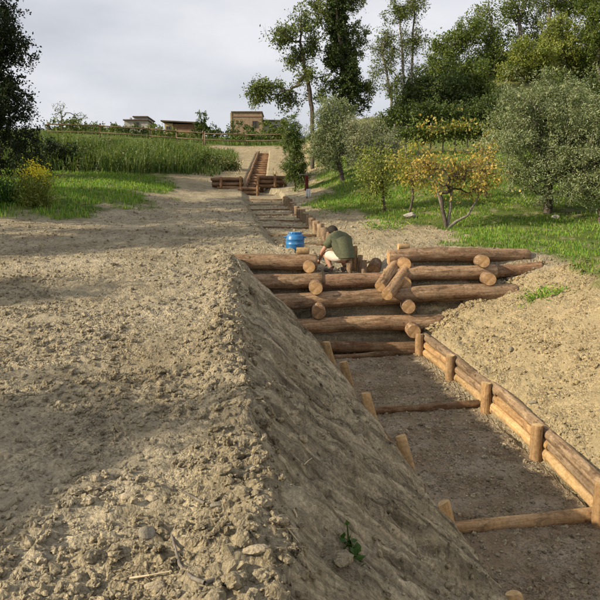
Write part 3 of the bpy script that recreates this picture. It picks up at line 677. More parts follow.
# yellow saplings
b = ground_pt(447, 221, 15.6)
tree('yellow_tree', b, [(-.15, 0, 1.35, .55, .5, .45, 3), (.75, 0, 1.25, .5, .5, .6, 3), (.3, .1, 1.55, .5, .4, .4, 2), (-.6, 0, 1.45, .35, .4, .4, 1.4)], [(0, 0, 0), (-.08, 0, .35), (-.2, 0, .9)], 90, 1450, .20, (.085, .055), .05, 'yellow',
     'small tree with bare forked stems and golden yellow autumn leaves', group='yellow leaved saplings', seed=7, droop=.6, twigs=True)
segs = []
for path in ([(0, 0, 0.02), (.22, 0, .2), (.5, 0, .35), (.72, 0, .75), (.8, 0, 1.2)], [(0, 0, .05), (.08, .05, .5), (.1, .05, 1.0), (.2, 0, 1.4)], [(0, 0, .03), (-.12, 0, .5), (-.3, 0, 1.1)]):
    for i in range(len(path) - 1): segs.append((np.array(path[i]), np.array(path[i + 1]), .045 - .008 * i, .037 - .008 * i))
V, F = tube_mesh(segs, 7); et = [o for o in COL.objects if o.name.startswith('yellow_tree')][0]
obj('branch', mesh_faces('branch', V, F, [M['bark_pale']], True), et)
b = ground_pt(409, 206, 17.5)
tree('yellow_tree', b, [(0, 0, 1.35, .55, .45, .6, 3), (.3, 0, 1.0, .45, .35, .45, 1.5)], [(0, 0, 0), (.1, 0, .5), (.05, 0, 1.1)], 70, 1500, .17, (.085, .045), .035, 'ygreen',
     'slim sapling with yellow green leaves left of the golden tree', group='yellow leaved saplings', seed=8, droop=.5)
b = ground_pt(385, 204, 18)
tree('yellow_tree', b, [(-.1, 0, 1.25, .6, .5, .75, 3), (-.4, 0, .8, .45, .4, .6, 1.8)], [(0, 0, 0), (-.05, 0, .5), (-.1, 0, 1.1)], 100, 2800, .2, (.08, .04), .035, 'wood2',
     'bushy olive yellow sapling in front of the silver olive', group='yellow leaved saplings', seed=9, droop=.4)
b = ground_pt(486, 196, 18.6)
tree('yellow_tree', b, [(-.1, 0, 1.0, .4, .4, .5, 3), (.1, 0, 1.5, .25, .3, .4, 1)], [(0, 0, 0), (-.05, 0, .5), (0, 0, 1.1)], 60, 1300, .17, (.085, .05), .035, 'yellow',
     'golden sapling tucked against the left side of the large olive', group='yellow leaved saplings', seed=10, droop=.5)

# left dark tree and thicket
b = hit(-12, 180); b.z -= .05
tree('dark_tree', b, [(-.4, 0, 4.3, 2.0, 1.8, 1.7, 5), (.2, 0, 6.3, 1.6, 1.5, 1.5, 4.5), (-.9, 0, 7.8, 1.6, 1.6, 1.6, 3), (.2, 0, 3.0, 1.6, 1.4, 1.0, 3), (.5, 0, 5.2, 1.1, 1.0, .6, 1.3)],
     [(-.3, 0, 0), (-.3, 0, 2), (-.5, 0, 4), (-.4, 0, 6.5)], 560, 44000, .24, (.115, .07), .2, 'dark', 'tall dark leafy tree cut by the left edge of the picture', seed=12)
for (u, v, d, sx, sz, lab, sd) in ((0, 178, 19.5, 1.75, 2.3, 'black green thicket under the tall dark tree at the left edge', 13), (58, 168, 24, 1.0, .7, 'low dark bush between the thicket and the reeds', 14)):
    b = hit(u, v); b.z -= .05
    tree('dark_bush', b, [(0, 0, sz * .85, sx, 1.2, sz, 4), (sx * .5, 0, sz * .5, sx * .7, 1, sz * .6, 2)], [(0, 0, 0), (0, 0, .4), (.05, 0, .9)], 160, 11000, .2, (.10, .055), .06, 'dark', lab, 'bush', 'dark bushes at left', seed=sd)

# tall trees behind the olives
b = ground_pt(312, 150, 33); k = px(33)
def rel(u, v, d, base, yo=0):
    p = at(u, v, d) - base; return (p.x, yo, p.z)
def lob(u, v, d, base, ru, rv, w, ry=None): p = rel(u, v, d, base, random.uniform(-.6, .6)); return (*p, ru * px(d), (ry or ru) * px(d), rv * px(d), w)
D = 33
tree('locust_tree', b, [lob(u_, v_, D, b, a_, c_, w_) for u_, v_, a_, c_, w_ in ((302, 28, 17, 13, 3), (283, 42, 15, 12, 2.4), (296, 60, 16, 12, 2), (313, 48, 11, 18, 1.6), (268, 90, 18, 9, 2.2), (291, 100, 17, 10, 1.8), (257, 99, 9, 7, .7), (306, 80, 12, 12, 1.1), (320, 18, 12, 14, 1.3), (323, 92, 10, 14, .9))],
     [(0, 0, 0), rel(312, 110, D, b), rel(308, 85, D, b), rel(303, 62, D, b), rel(300, 45, D, b), rel(302, 22, D, b)], 210, 10500, .25, (.14, .065), .12, 'robinia', 'open crowned locust tree leaning left of the ivy covered column', seed=15, up=.3, twigs=True, shell=.15)
b = ground_pt(342, 150, 33.5); D = 33.5
tree('ivy_tree', b, [lob(336, 5, D, b, 9, 20, 2.6), lob(337, 28, D, b, 11, 20, 3), lob(340, 52, D, b, 13, 20, 3.4), lob(346, 78, D, b, 15, 24, 4), lob(350, 100, D, b, 18, 18, 2.4), lob(331, 62, D, b, 8, 12, 1)],
     [(0, 0, 0), rel(345, 110, D, b), rel(341, 60, D, b), rel(336, 20, D, b), rel(335, -20, D, b)], 420, 32000, .17, (.10, .08), .15, 'ivy', 'tall dark trunk wrapped in dense ivy like a column', seed=16, shell=.5)
tree('locust_tree', ground_pt(350, 150, 34), [lob(358, 40, 34, ground_pt(350, 150, 34), 10, 25, 1.5), lob(324, 8, 34, ground_pt(350, 150, 34), 18, 14, 1.5), lob(350, 4, 34, ground_pt(350, 150, 34), 14, 9, 1.4), lob(366, 92, 34, ground_pt(350, 150, 34), 14, 10, 1.6)],
     [(0, 0, 0), rel(348, 100, 34, ground_pt(350, 150, 34)), rel(345, 50, 34, ground_pt(350, 150, 34)), rel(340, 5, 34, ground_pt(350, 150, 34))], 120, 5500, .22, (.13, .06), .12, 'robinia', 'sparse airy tree behind the ivy column with twigs at both sides', seed=17, up=.3, twigs=True)
for (tb, tr, lb, lab, sd, nl) in (((404, 128), [(403, 90), (401, 55), (398, 20), (397, -5)], [(397, 18, 14, 20, 3), (405, 48, 12, 20, 2), (390, 62, 13, 14, 1.5), (400, 85, 12, 14, 1)], 'thin pale trunked tree standing against the sky left of the dark wood', 18, 2300),
                              ((393, 128), [(391, 100), (386, 75), (380, 55)], [(380, 52, 12, 12, 2), (388, 40, 11, 11, 1.4), (376, 74, 11, 9, 1), (388, 88, 10, 12, .9)], 'slender leaning tree against the sky between ivy column and wood', 19, 1300),
                              ((411, 126), [(409, 90), (411, 45), (412, 10)], [(411, 12, 12, 18, 2), (416, 42, 10, 18, 1.4), (410, 75, 9, 16, 1)], 'slim upright tree touching the left edge of the dark wood', 20, 1300)):
    b = ground_pt(*tb, 37)
    tree('slender_tree', b, [lob(u, v, 37, b, a_, c_, w) for u, v, a_, c_, w in lb], [(0, 0, 0)] + [rel(u, v, 37, b) for u, v in tr], 95, int(nl * 1.7), .25, (.13, .06), .075, 'robinia', lab, group='slender trees against the sky', seed=sd, bark='bark_pale', twigs=True, shell=.15)

# wooded hillside, right
def wooded(tb, d, lb, tr, mat, lab, sd, nc, nl, lf=(.14, .088), sg=.27, trr=.12, bark='bark_pale', shell=.6):
    b = ground_pt(*tb, d)
    tree('hillside_tree', b, [lob(u, v, d, b, a_, c_, w) for u, v, a_, c_, w in lb], [(0, 0, 0)] + [rel(u, v, d, b) for u, v in tr], int(nc * 1.2), int(nl * 1.25), sg, lf, trr, mat, lab, group='trees of the wooded hillside', seed=sd, bark=bark, shell=shell)
wooded((428, 126), 36, [(425, 100, 28, 22, 5), (408, 112, 16, 14, 2), (450, 95, 22, 24, 3)], [(428, 110), (430, 90)], 'wood3', 'broad very dark rounded tree at the left end of the wood', 31, 260, 13000)
wooded((470, 124), 37, [(472, 84, 22, 26, 4), (488, 100, 20, 18, 2)], [(470, 105), (472, 80), (472, 65)], 'wood', 'mid green tree lit on top in the middle of the wood', 32, 220, 10000)
wooded((452, 110), 42, [(448, 45, 20, 14, 3), (440, 62, 18, 14, 2), (466, 35, 16, 14, 2)], [(452, 90), (452, 60), (450, 40)], 'wood', 'leafy tree rising above the very dark rounded tree', 33, 180, 6500)
wooded((495, 110), 43, [(492, 42, 16, 18, 3), (480, 20, 18, 14, 2), (500, 65, 14, 14, 2)], [(495, 80), (492, 50), (486, 15)], 'wood', 'tall open tree with pale trunk in the middle of the wood', 34, 150, 4800)
wooded((520, 100), 44, [(512, 12, 18, 14, 3), (530, 25, 18, 14, 2), (505, -8, 16, 10, 1)], [(520, 70), (518, 40), (514, 10)], 'robinia', 'airy tree with sky showing through at the top of the wood', 35, 120, 3600)
wooded((520, 112), 40, [(528, 60, 24, 16, 4), (512, 72, 16, 12, 2), (545, 78, 20, 14, 2)], [(520, 90), (525, 65)], 'wood2', 'bright yellow green tree just above the large olive', 36, 200, 8500)
wooded((565, 105), 41, [(560, 48, 22, 16, 3), (580, 62, 18, 16, 3), (552, 28, 14, 12, 1.5)], [(565, 80), (560, 50), (555, 30)], 'wood2', 'yellow green tree left of the top right corner', 37, 200, 8500)
wooded((598, 100), 40, [(592, 30, 16, 22, 3), (602, 60, 18, 18, 3), (585, 8, 14, 12, 1.5)], [(598, 75), (594, 40), (590, 5)], 'wood', 'tree filling the upper right edge of the picture', 38, 200, 8500)
wooded((545, 90), 47, [(545, 5, 18, 14, 3), (565, -2, 20, 14, 3), (530, -8, 16, 10, 2)], [(545, 60), (545, 25), (548, 0)], 'robinia', 'pale airy tree at the top edge above the yellow green trees', 39, 150, 4800)
wooded((585, 90), 48, [(588, -5, 20, 18, 3), (570, 12, 16, 14, 2)], [(585, 50), (586, 15), (588, -10)], 'wood2', 'tall yellowish tree in the top right corner', 40, 140, 4800)
wooded((480, 108), 45, [(478, 70, 26, 22, 3), (455, 80, 20, 18, 2)], [(480, 95), (478, 72)], 'wood3', 'deep green tree filling the gap behind the mid green tree', 44, 160, 6500)
wooded((515, 108), 42, [(512, 85, 24, 16, 3), (495, 60, 16, 18, 2), (535, 92, 20, 12, 2)], [(515, 98), (512, 80)], 'wood', 'leafy tree filling the gap left of the bright yellow green tree', 45, 170, 7000)
wooded((440, 112), 44, [(436, 78, 24, 20, 3), (415, 92, 16, 14, 1.5)], [(440, 98), (437, 80)], 'wood3', 'deep green tree rising behind the very dark rounded tree', 46, 150, 6000)
wooded((505, 122), 35, [(500, 108, 26, 14, 3), (478, 112, 22, 10, 2)], [(505, 115), (503, 105)], 'wood3', 'low dark undergrowth tree behind the vine row', 41, 160, 7500)
wooded((560, 116), 36, [(560, 100, 30, 18, 3), (595, 100, 26, 18, 3)], [(560, 108), (562, 98)], 'wood3', 'low dark tree hidden behind the large olive', 42, 160, 6500)
wooded((535, 104), 46, [(535, 52, 30, 22, 3), (575, 50, 30, 24, 3), (500, 70, 24, 20, 2)], [(535, 85), (536, 55)], 'wood3', 'deep green tree in the shade behind the yellow green trees', 43, 220, 9500)
for (u, v, dd, sx, sz, lab, sd) in ((402, 128, 31, 1.3, .9, 'dark undergrowth shrub at the left end of the vine row', 91), (432, 128, 30.5, 1.5, .8, 'dark undergrowth shrub behind the left half of the vine row', 92), (462, 127, 30, 1.6, .9, 'dark undergrowth shrub behind the right half of the vine row', 93), (494, 127, 29.5, 1.5, 1.0, 'dark undergrowth shrub behind the left shoulder of the large olive', 94)):
    b = ground_pt(u, v, dd)
    tree('undergrowth_bush', b, [(0, 0, sz * .9, sx, .9, sz, 4), (sx * .6, 0, sz * .6, sx * .6, .8, sz * .6, 2), (-sx * .6, .3, sz * .7, sx * .5, .8, sz * .7, 1.5)], [(0, 0, 0), (0, 0, .4), (.05, 0, .9)], 110, 5200, .2, (.12, .075), .05, 'wood3', lab, 'bush', 'undergrowth along the wood', seed=sd)
for i_, (u, v, sx, sz, mat, lab) in enumerate(((78, 170, 1.0, .75, 'wood3', 'dark shrub in the reeds nearest the dark thicket'), (104, 160, 1.1, .7, 'weedmix', 'rounded weed clump in the reeds under the twiggy sapling'), (134, 168, 1.0, .6, 'wood', 'green shrub at the front of the reeds below the grey house'),
        (163, 158, 1.1, .6, 'weedmix', 'loose weed clump in the reeds below the long shed'), (196, 166, 1.0, .55, 'wood', 'green shrub near the right end of the reeds'), (222, 170, .8, .45, 'weedmix', 'low weed clump at the right tip of the reeds'))):
    b = hit(u, v); b.z -= .05
    tree('field_shrub', b, [(0, 0, sz * .8, sx, .8, sz, 3), (sx * .7, 0, sz * .5, sx * .6, .6, sz * .6, 1.4), (-sx * .7, .2, sz * .55, sx * .6, .6, sz * .6, 1.4)], [(0, 0, 0), (0, 0, .25), (.05, 0, .5)], 80, 2200, .2, (.14, .06), .03, mat, lab, 'shrub', 'shrubs among the reeds', seed=110 + i_)
# cane-like bush and dark shrub beside the far stair
b = ground_pt(295, 182, 27)
tree('cane_bush', b, [(0, 0, 1.3, .45, .45, 1.3, 3), (-.15, 0, 2.3, .35, .35, .9, 2), (.2, 0, .8, .4, .4, .8, 1)], [(0, 0, 0), (0, 0, .8), (0, 0, 2)], 150, 6000, .14, (.22, .03), .04, 'cane', 'narrow dark green bush with long leaves right of the far stair', 'bush', seed=50, up=.1)

# trellised vine row
b = ground_pt(442, 148, 25.5); VR = empty('vine_row', b, 'vine row with yellowing leaves trained between posts below the wood', 'vines')
vp = [at(u, 137, 25.5 + (u - 395) * .004) for u in np.linspace(394, 492, 9)]
for i, p in enumerate(vp):
    z0 = gh(p.x, p.y, False); flog('post', Vector((p.x, p.y, min(z0, p.z) - .3)), Vector((p.x, p.y, p.z + random.uniform(.4, .62))), .03, VR, M['bark_pale'], 7, 3)
for h in (.22, .38):
    flog('wire', vp[0] + Vector((0, 0, h)), vp[-1] + Vector((0, 0, h)), .008, VR, M['bark'], 6, 3)
def leafbelt(name, pts_, n, sig, leaf, mat, parent):
    P0 = np.array([tuple(p) for p in pts_]); t = RNG.random(n) * (len(P0) - 1); i = np.floor(t).astype(int); f = (t - i)[:, None]
    C = P0[i] * (1 - f) + P0[i + 1] * f; C = C + RNG.normal(size=(n, 3)) * np.array(sig) * (.5 + 1.2 * RNG.random((n, 1)))
    C[:, 2] += .25 * fbm(C[:, 0], C[:, 1], 1.5, 3, 5)
    V, F = leaf_quads(C - np.array(tuple(parent.location)), *leaf, .3, .3); return obj(name, mesh_faces(name, V, F, [LF_[mat]]), parent)
leafbelt('foliage', [p + Vector((0, 0, .14)) for p in vp], 3600, (.12, .18, .15), (.11, .08), 'wood', VR)
leafbelt('autumn_foliage', [p + Vector((0, -.1, .28)) for p in vp[2:8]], 330, (.2, .18, .16), (.12, .10), 'yellow', VR)

# ridge bushes and small trees
for (u, v, d, sx, sz, mat, lab, sd, n) in (
    (203, 137, 62, 1.0, 1.5, 'wood3', 'taller of the two dark small trees on the skyline right of the long shed', 61, 3000),
    (215, 137, 61, .9, .8, 'wood3', 'shorter dark round tree on the skyline beside the taller one', 62, 2200),
    (240, 138, 60, 1.7, 1.15, 'wood3', 'dark round bush in front of the brick house', 63, 2600),
    (270, 139, 58, 1.3, 1.1, 'wood', 'green bush right of the brick house', 64, 2600),
    (154, 134, 58, .9, .55, 'reed', 'light green bush left of the long shed', 65, 2400),
    (112, 128, 57, 1.5, .4, 'wood', 'low green bush below the grey house on the skyline', 66, 2400),
    (182, 141, 56, 1.4, .3, 'reed', 'low pale bush in front of the long shed', 67, 2200),
    (90, 125, 55, 1.5, .3, 'wood', 'low bush on the skyline left of the grey house', 68, 1800),
    (225, 144, 55, 1.4, .3, 'reed', 'low pale bush behind the pale fence', 69, 2000),
    (288, 140, 56, .9, 1.1, 'wood', 'green bush at the right end of the pale fence', 70, 2200),
    (70, 124, 53, 1.7, .5, 'wood', 'low bush at the foot of the bare twiggy sapling', 76, 1800), (131, 130, 54, 1.6, .45, 'wood3', 'low dark bush between the grey house and the long shed', 77, 1800),
    (166, 136, 54, 1.4, .45, 'wood', 'low green bush under the left end of the long shed', 78, 1800), (256, 142, 55, 1.4, .6, 'reed', 'pale green bush under the window of the brick house', 79, 1800)):
    b = ground_pt(u, v, d); b.z = max(b.z - .2, at(u, v + 3, d).z - .6)
    tree('skyline_tree' if u in (203, 215) else 'skyline_bush', b, [(0, 0, sz * 1.1 + .2, sx, sx * .8, sz, 3), (sx * .5, 0, sz * .7, sx * .6, sx * .6, sz * .6, 1.4), (-sx * .6, 0, sz * .7, sx * .5, sx * .6, sz * .5, 1.2)], [(0, 0, 0), (0, 0, .5), (0, 0, sz)],
         70, n, .2, (.17, .11), .06, mat, lab, 'tree' if u in (203, 215) else 'bush', 'shrubs on the skyline', seed=sd)
b = ground_pt(62, 124, 50)
tree('bare_sapling', b, [lob(62, 112, 50, b, 8, 9, 3), lob(78, 116, 50, b, 8, 5, 1)], [(0, 0, 0), rel(62, 118, 50, b), rel(61, 106, 50, b)], 60, 420, .12, (.12, .05), .05, 'robinia', 'nearly bare twiggy sapling on the skyline above the dark thicket', seed=75)

# trees standing outside the picture on the left, between the berm and the sun
sh_lobes = [(0, 0, 4.4, 1.5, 1.5, 1.5, 4), (.5, .3, 3.2, 1.2, 1.2, 1.0, 2), (-.4, -.4, 5.6, 1.0, 1.0, .9, 2)]
dat = None
for (x, y, rz, sc, lab) in ((-11.6, .75, .4, .94, 'leafy tree out of view whose shadow falls on the near berm'), (-15.2, 4.3, 2.0, 1.02, 'leafy tree out of view left of the middle of the berm'),
                            (-15.5, 9.6, 4.0, 1.3, 'leafy tree out of view left of the grass'), (-14.6, 14.2, 1.0, 1.45, 'leafy tree out of view near the dark thicket'), (-16.5, 18.0, 2.6, 1.75, 'leafy tree out of view behind the tall dark tree')):
    dat = tree('roadside_tree', (x, y, gh(x, y) - .05), sh_lobes, [(0, 0, 0), (.05, 0, 1.5), (0, .1, 3), (0, 0, 4.5)], 200, 7500, .28, (.16, .10), .14, 'wood', lab, 'tree', 'trees left of the berm', data=dat, rz=rz, sc=sc, seed=80)

# ------------------------------------------------------------------ grass, reeds, weeds
def blades(x, y, h, w, mat, name, label, lean=.35, zfun=None, cat='grass', segs=1):
    n = len(x); z = H(x, y) - .01; a = RNG.random(n) * 6.283; hh = h * RNG.uniform(.5, 1.25, n); ww = w * RNG.uniform(.7, 1.3, n)
    la = RNG.random(n) * 6.283; ll = hh * lean * RNG.random(n)
    cx, cy = np.cos(a) * ww / 2, np.sin(a) * ww / 2; lx, ly = np.cos(la) * ll, np.sin(la) * ll
    B0 = np.stack([x - cx, y - cy, z], -1); B1 = np.stack([x + cx, y + cy, z], -1)
    M0 = np.stack([x - cx * .7 + lx * .35, y - cy * .7 + ly * .35, z + hh * .6], -1); M1 = np.stack([x + cx * .7 + lx * .35, y + cy * .7 + ly * .35, z + hh * .6], -1)
    T = np.stack([x + lx, y + ly, z + hh * (1 - .25 * lean)], -1)
    V = np.stack([B0, B1, M1, T, M0], 1).reshape(-1, 3)
    lp = (np.arange(n)[:, None] * 5 + np.array([0, 1, 2, 4, 4, 2, 3])[None]).ravel(); tt = np.tile([4, 3], n); st = np.concatenate([[0], np.cumsum(tt)[:-1]])
    return tag(obj(name, mesh_np(name, V, lp, st, tt, [LF_[mat]])), label, cat, kind='stuff')
def grass_pts(n, xr, yr, thr=.45, pw=1.0):
    x = RNG.uniform(*xr, n); y = yr[0] + (yr[1] - yr[0]) * RNG.random(n) ** pw
    g = soil_w(x, y)[0]; g = g * np.clip(.75 + 1.6 * fbm(x, y, 1.1, 3, 171), .1, 1)
    k = (RNG.random(n) < g) & (g > thr * .5) & (np.abs(x) < .52 * y + 1.5)
    return x[k], y[k]
x, y = grass_pts(115000, (.6, 11.5), (7.5, 22), pw=.9); blades(x, y, .085, .013, 'grass', 'right_grass', 'short bright green grass on the slope under the olives')
x, y = grass_pts(38000, (0, 16), (20, 33)); blades(x, y, .13, .022, 'grass', 'upper_grass', 'longer green grass behind the saplings below the vine row')
x, y = grass_pts(54000, (-14, -2.5), (14.5, 30)); blades(x, y, .15, .022, 'grass', 'left_grass', 'shaded green grass below the reeds at left')
for nm_, n_, xr_, yr_, hh_, lab_ in (('left_weeds', 11000, (-14, -3), (16, 30), .2, 'broad leaved weeds mixed into the left hand grass'), ('right_weeds', 6000, (.8, 11), (8, 26), .075, 'low broad leaved weeds and dry bits in the right hand grass')):
    x, y = grass_pts(n_, xr_, yr_); q_ = fbm(x, y, .9, 3, 191); k = RNG.random(len(x)) < .35 + 1.6 * q_; x, y, q_ = x[k], y[k], q_[k]
    C = np.stack([x, y, H(x, y) + RNG.random(len(x)) * hh_ * (.6 + 1.6 * np.clip(q_, 0, 1))], -1); V, F = leaf_quads(C, .085, .04, .5); tag(obj(nm_, mesh_faces(nm_, V, F, [LF_['weedmix']])), lab_, 'weeds', kind='stuff')
# reed stand
n = 30000; x = RNG.uniform(-21, -4.0, n); y = RNG.uniform(30, 47, n)
k = (x < np.interp(y, [30, 34, 40, 47], [-6.6, -5.2, -5.6, -8.5]) + 1.5 * fbm(x, y, .4, 3, 181)) & (np.abs(x) < .55 * y + 1) & (RNG.random(n) < np.interp(y, [30, 33, 47], [.9, .8, .6]))
hr_ = np.interp(y[k], [30, 36, 41, 47], [.85, 1.1, 1.0, .85]) * (1 + 1.1 * fbm(x[k], y[k], .35, 3, 183))
blades(x[k], y[k], hr_, .04, 'reed', 'reed_stand', 'thick stand of green reeds and tall grass below the ridge fence', .95, cat='reeds')
C = np.repeat(np.stack([x[k], y[k], H(x[k], y[k]) + hr_ * .35], -1), 2, 0); C = C[RNG.random(len(C)) < .5 + 1.2 * fbm(C[:, 0], C[:, 1], .5, 3, 184)]; C = C + RNG.normal(size=C.shape) * np.array([.15, .15, .22])
V, F = leaf_quads(C, .16, .06, .3); tag(obj('weed_thicket', mesh_faces('weed_thicket', V, F, [LF_['weedmix']])), 'soft leafy weeds growing all through the reeds', 'weeds', kind='stuff')
n = 5000; x = RNG.uniform(-7, -3.2, n); y = RNG.uniform(33, 47, n); k = (x < -4.2 + 1.6 * fbm(x, y, .4, 3, 185)) & (RNG.random(n) < .6)
blades(x[k], y[k], .5, .045, 'reed', 'scrub_grass', 'patchy yellowish scrub on the dirt slope left of the far stair', .6, cat='scrub')
n = 2600; x = RNG.uniform(-7, 2.5, n); y = RNG.uniform(30.5, 52, n); k = ((x < eU(y) - .5) | (x > rU(y) + .4)) & (fbm(x, y, .5, 4, 187) > .13)
blades(x[k], y[k], .22, .04, 'dry', 'dry_tufts', 'sparse dry tufts on the tan slope beside the far stair', .8, cat='scrub')
n = 8000; x = RNG.uniform(-28, 4, n); y = RNG.uniform(53, 60, n); blades(x, y, .45, .05, 'reed', 'ridge_grass', 'tall rough grass behind the ridge fences', .5, cat='grass')
def clump(name, c, n, h, w, spread, mat, label, cat='weed', leaf=None, lift=.0):
    c = Vector(c); x = c.x + RNG.normal(size=n) * spread; y = c.y + RNG.normal(size=n) * spread
    C = np.stack([x - c.x, y - c.y, H(x, y) - c.z + RNG.random(n) * h + lift], -1)
    V, F = leaf_quads(C, h * .6 if leaf is None else leaf[0], w if leaf is None else leaf[1], .5)
    e = empty(name, c, label, cat); o = obj('leaves', mesh_faces('leaves', V, F, [LF_[mat]]), e)
    segs = [(np.array((q[0] * .15, q[1] * .15, -.05)), q, .006, .003) for q in C[::3]]
    V, F = tube_mesh(segs, 4); obj('stems', mesh_faces('stems', V, F, [LF_[mat]]), e); return e
p = hit(352, 553); clump('green_weed', p, 34, .075, .05, .028, 'weed', 'single leafy green weed growing on the shaded cut bank', leaf=(.05, .03))
p = hit(538, 296); clump('green_weed', p, 170, .10, .03, .16, 'grass', 'small green grass tuft on the sunlit sandy bank', leaf=(.09, .02))
p = hit(556, 295); clump('green_weed', p, 50, .08, .03, .10, 'grass', 'tiny sparse tuft just right of the bank tuft', leaf=(.08, .02))
p = hit(385, 229); clump('green_weed', p, 120, .18, .03, .28, 'grass', 'patch of pale weeds on dirt behind the crouching man', leaf=(.16, .03))
p = hit(336, 212); clump('green_weed', p, 120, .2, .03, .3, 'grass', 'patch of weeds beside the upper stake row', leaf=(.16, .03))
# goldenrod bush
p = hit(36, 206); e = clump('goldenrod', p, 1500, .85, .03, .26, 'wood2', 'leafy bush with a yellow flower plume at the left edge of the dirt', 'flower bush', leaf=(.12, .03))
C = np.stack([RNG.normal(size=700) * .22 + .05, RNG.normal(size=700) * .18, .75 + .12 * RNG.normal(size=700) + .2 * RNG.random(700)], -1); C[:, 2] += .15 * np.exp(-(C[:, 0] / .12) ** 2)
V, F = leaf_quads(C, .05, .04); obj('flower_plume', mesh_faces('flower_plume', V, F, [LF_['flower']]), e)['kind'] = 'stuff'
p = hit(8, 205); clump('leafy_weed', p, 700, .7, .03, .25, 'weed', 'dark green leafy weed beside the flowering bush at the left edge', 'weed', leaf=(.13, .035))

# ------------------------------------------------------------------ buildings on the skyline
M['brick'] = rough_material('old_brick', (.20, .135, .085), (.34, .25, .17), 2.2, .5, .03)
M['plaster'] = rough_material('ochre_plaster', (.34, .26, .14), (.46, .36, .21), 1.2, .3, .02)
M['redwall'] = rough_material('red_brown_wall', (.15, .085, .055), (.24, .14, .09), 1.5, .4, .02)
M['greywall'] = rough_material('grey_render', (.27, .25, .225), (.40, .375, .34), 1.2, .3, .02)
M['roof'] = rough_material('dark_roof', (.07, .055, .045), (.14, .11, .09), 3, .6, .03)
bb = NB('window_glass'); bb.principled((.02, .022, .025), .12, None, .5); M['glass'] = bb.m
def boxm(name, x0, x1, y0, y1, z0, z1, mat, parent, bev=.0):
    V = [(x, y, z) for z in (z0, z1) for y in (y0, y1) for x in (x0, x1)]
    F = [(0, 2, 3, 1), (4, 5, 7, 6), (0, 1, 5, 4), (1, 3, 7, 5), (3, 2, 6, 7), (2, 0, 4, 6)]
    o = obj(name, mesh_faces(name, V, F, [mat]), parent)
    if bev: m_ = o.modifiers.new('bevel', 'BEVEL'); m_.width = bev; m_.segments = 2
    return o
def window(parent, x, y, z, w, h, deep=.12):
    f = boxm('window', x - w / 2, x + w / 2, y - .03, y + .05, z - h / 2, z + h / 2, M['glass'], parent)
    for (a0, a1, c0, c1) in ((-w / 2 - .07, -w / 2, -h / 2 - .07, h / 2 + .07), (w / 2, w / 2 + .07, -h / 2 - .07, h / 2 + .07), (-w / 2, w / 2, h / 2, h / 2 + .07), (-w / 2, w / 2, -h / 2 - .07, -h / 2), (-.025, .025, -h / 2, h / 2)):
        boxm('frame', x + a0, x + a1, y - .07, y + .04, z + c0, z + c1, M['roof'], f)
q = px(88)
def site(u, v, d=88): p = at(u, v, d); return p
p = site(247, 134); H1 = empty('brick_house', p, 'flat roofed brick house with one dark window on the skyline', 'house')
boxm('wall', -15 * q, 15 * q, 0, 4, -6, 21 * q, M['brick'], H1); r_ = boxm('roof', -15.6 * q, 15.6 * q, -.15, 4.15, 21 * q + .003, 22 * q, M['roof'], H1)
boxm('chimney', 2 * q, 5 * q, 1.5, 2.1, 22 * q, 24 * q, M['brick'], r_)
boxm('corner_pier', -16.5 * q, -15 * q - .004, -.08, .5, -6, 20.6 * q, M['plaster'], H1)
window(H1, 8 * q, -.02, 9.5 * q, .55, .75)
boxm('string_course', -14.8 * q, 14.8 * q, -.06, -.002, 16.5 * q, 17.2 * q, M['redwall'], H1)
p = site(273, 134, 90); H2 = empty('brick_annex', p, 'lower flat brick annex right of the brick house', 'house')
boxm('wall', -10.5 * q, 10.5 * q, 0, 3.5, -6, 12.6 * q, M['greywall'], H2); boxm('roof', -11 * q, 11.3 * q, -.2, 3.7, 12.6 * q + .003, 14 * q, M['roof'], H2); window(H2, 3 * q, -.02, 6 * q, .6, .6)
p = site(180, 134, 86); H3 = empty('long_shed', p, 'long low shed with ochre left wall and red brown front', 'shed')
boxm('side_wall', -15 * q, -7 * q, 0, 4, -6, 10 * q, M['plaster'], H3); boxm('front_wall', -7 * q + .004, 18 * q, .1, 4, -6, 9.6 * q, M['redwall'], H3)
V = [(-18 * q, -.5, 11.6 * q), (19 * q, -.5, 9.8 * q), (19 * q, 4.3, 10.8 * q), (-18 * q, 4.3, 12.6 * q)]; V += [(a_, b_, c_ + .16) for a_, b_, c_ in V]
obj('roof', mesh_faces('roof', V, [(3, 2, 1, 0), (4, 5, 6, 7), (0, 1, 5, 4), (1, 2, 6, 5), (2, 3, 7, 6), (3, 0, 4, 7)], [M['roof']]), H3); window(H3, -11 * q, -.02, 5 * q, .5, .5)
p = site(137, 128, 92); H4 = empty('grey_house', p, 'pale grey house with low roof and chimney on the skyline', 'house')
boxm('wall', -13 * q, 11 * q, 0, 5, -6, 7.5 * q, M['greywall'], H4); boxm('upper_wall', -4 * q, 10 * q, .6, 5, 7.5 * q + .004, 11.5 * q, M['greywall'], H4)
boxm('roof', -14 * q, 12 * q, -.3, 5.2, 7.5 * q + .01, 8.6 * q, M['roof'], H4); r_ = boxm('upper_roof', -5 * q, 11 * q, .3, 5.2, 11.5 * q + .004, 12.6 * q, M['roof'], H4)
boxm('chimney', -11 * q, -9.6 * q, 2, 2.5, 8.6 * q, 13 * q, M['greywall'], H4); window(H4, 0, -.02, 3 * q, .6, .6)

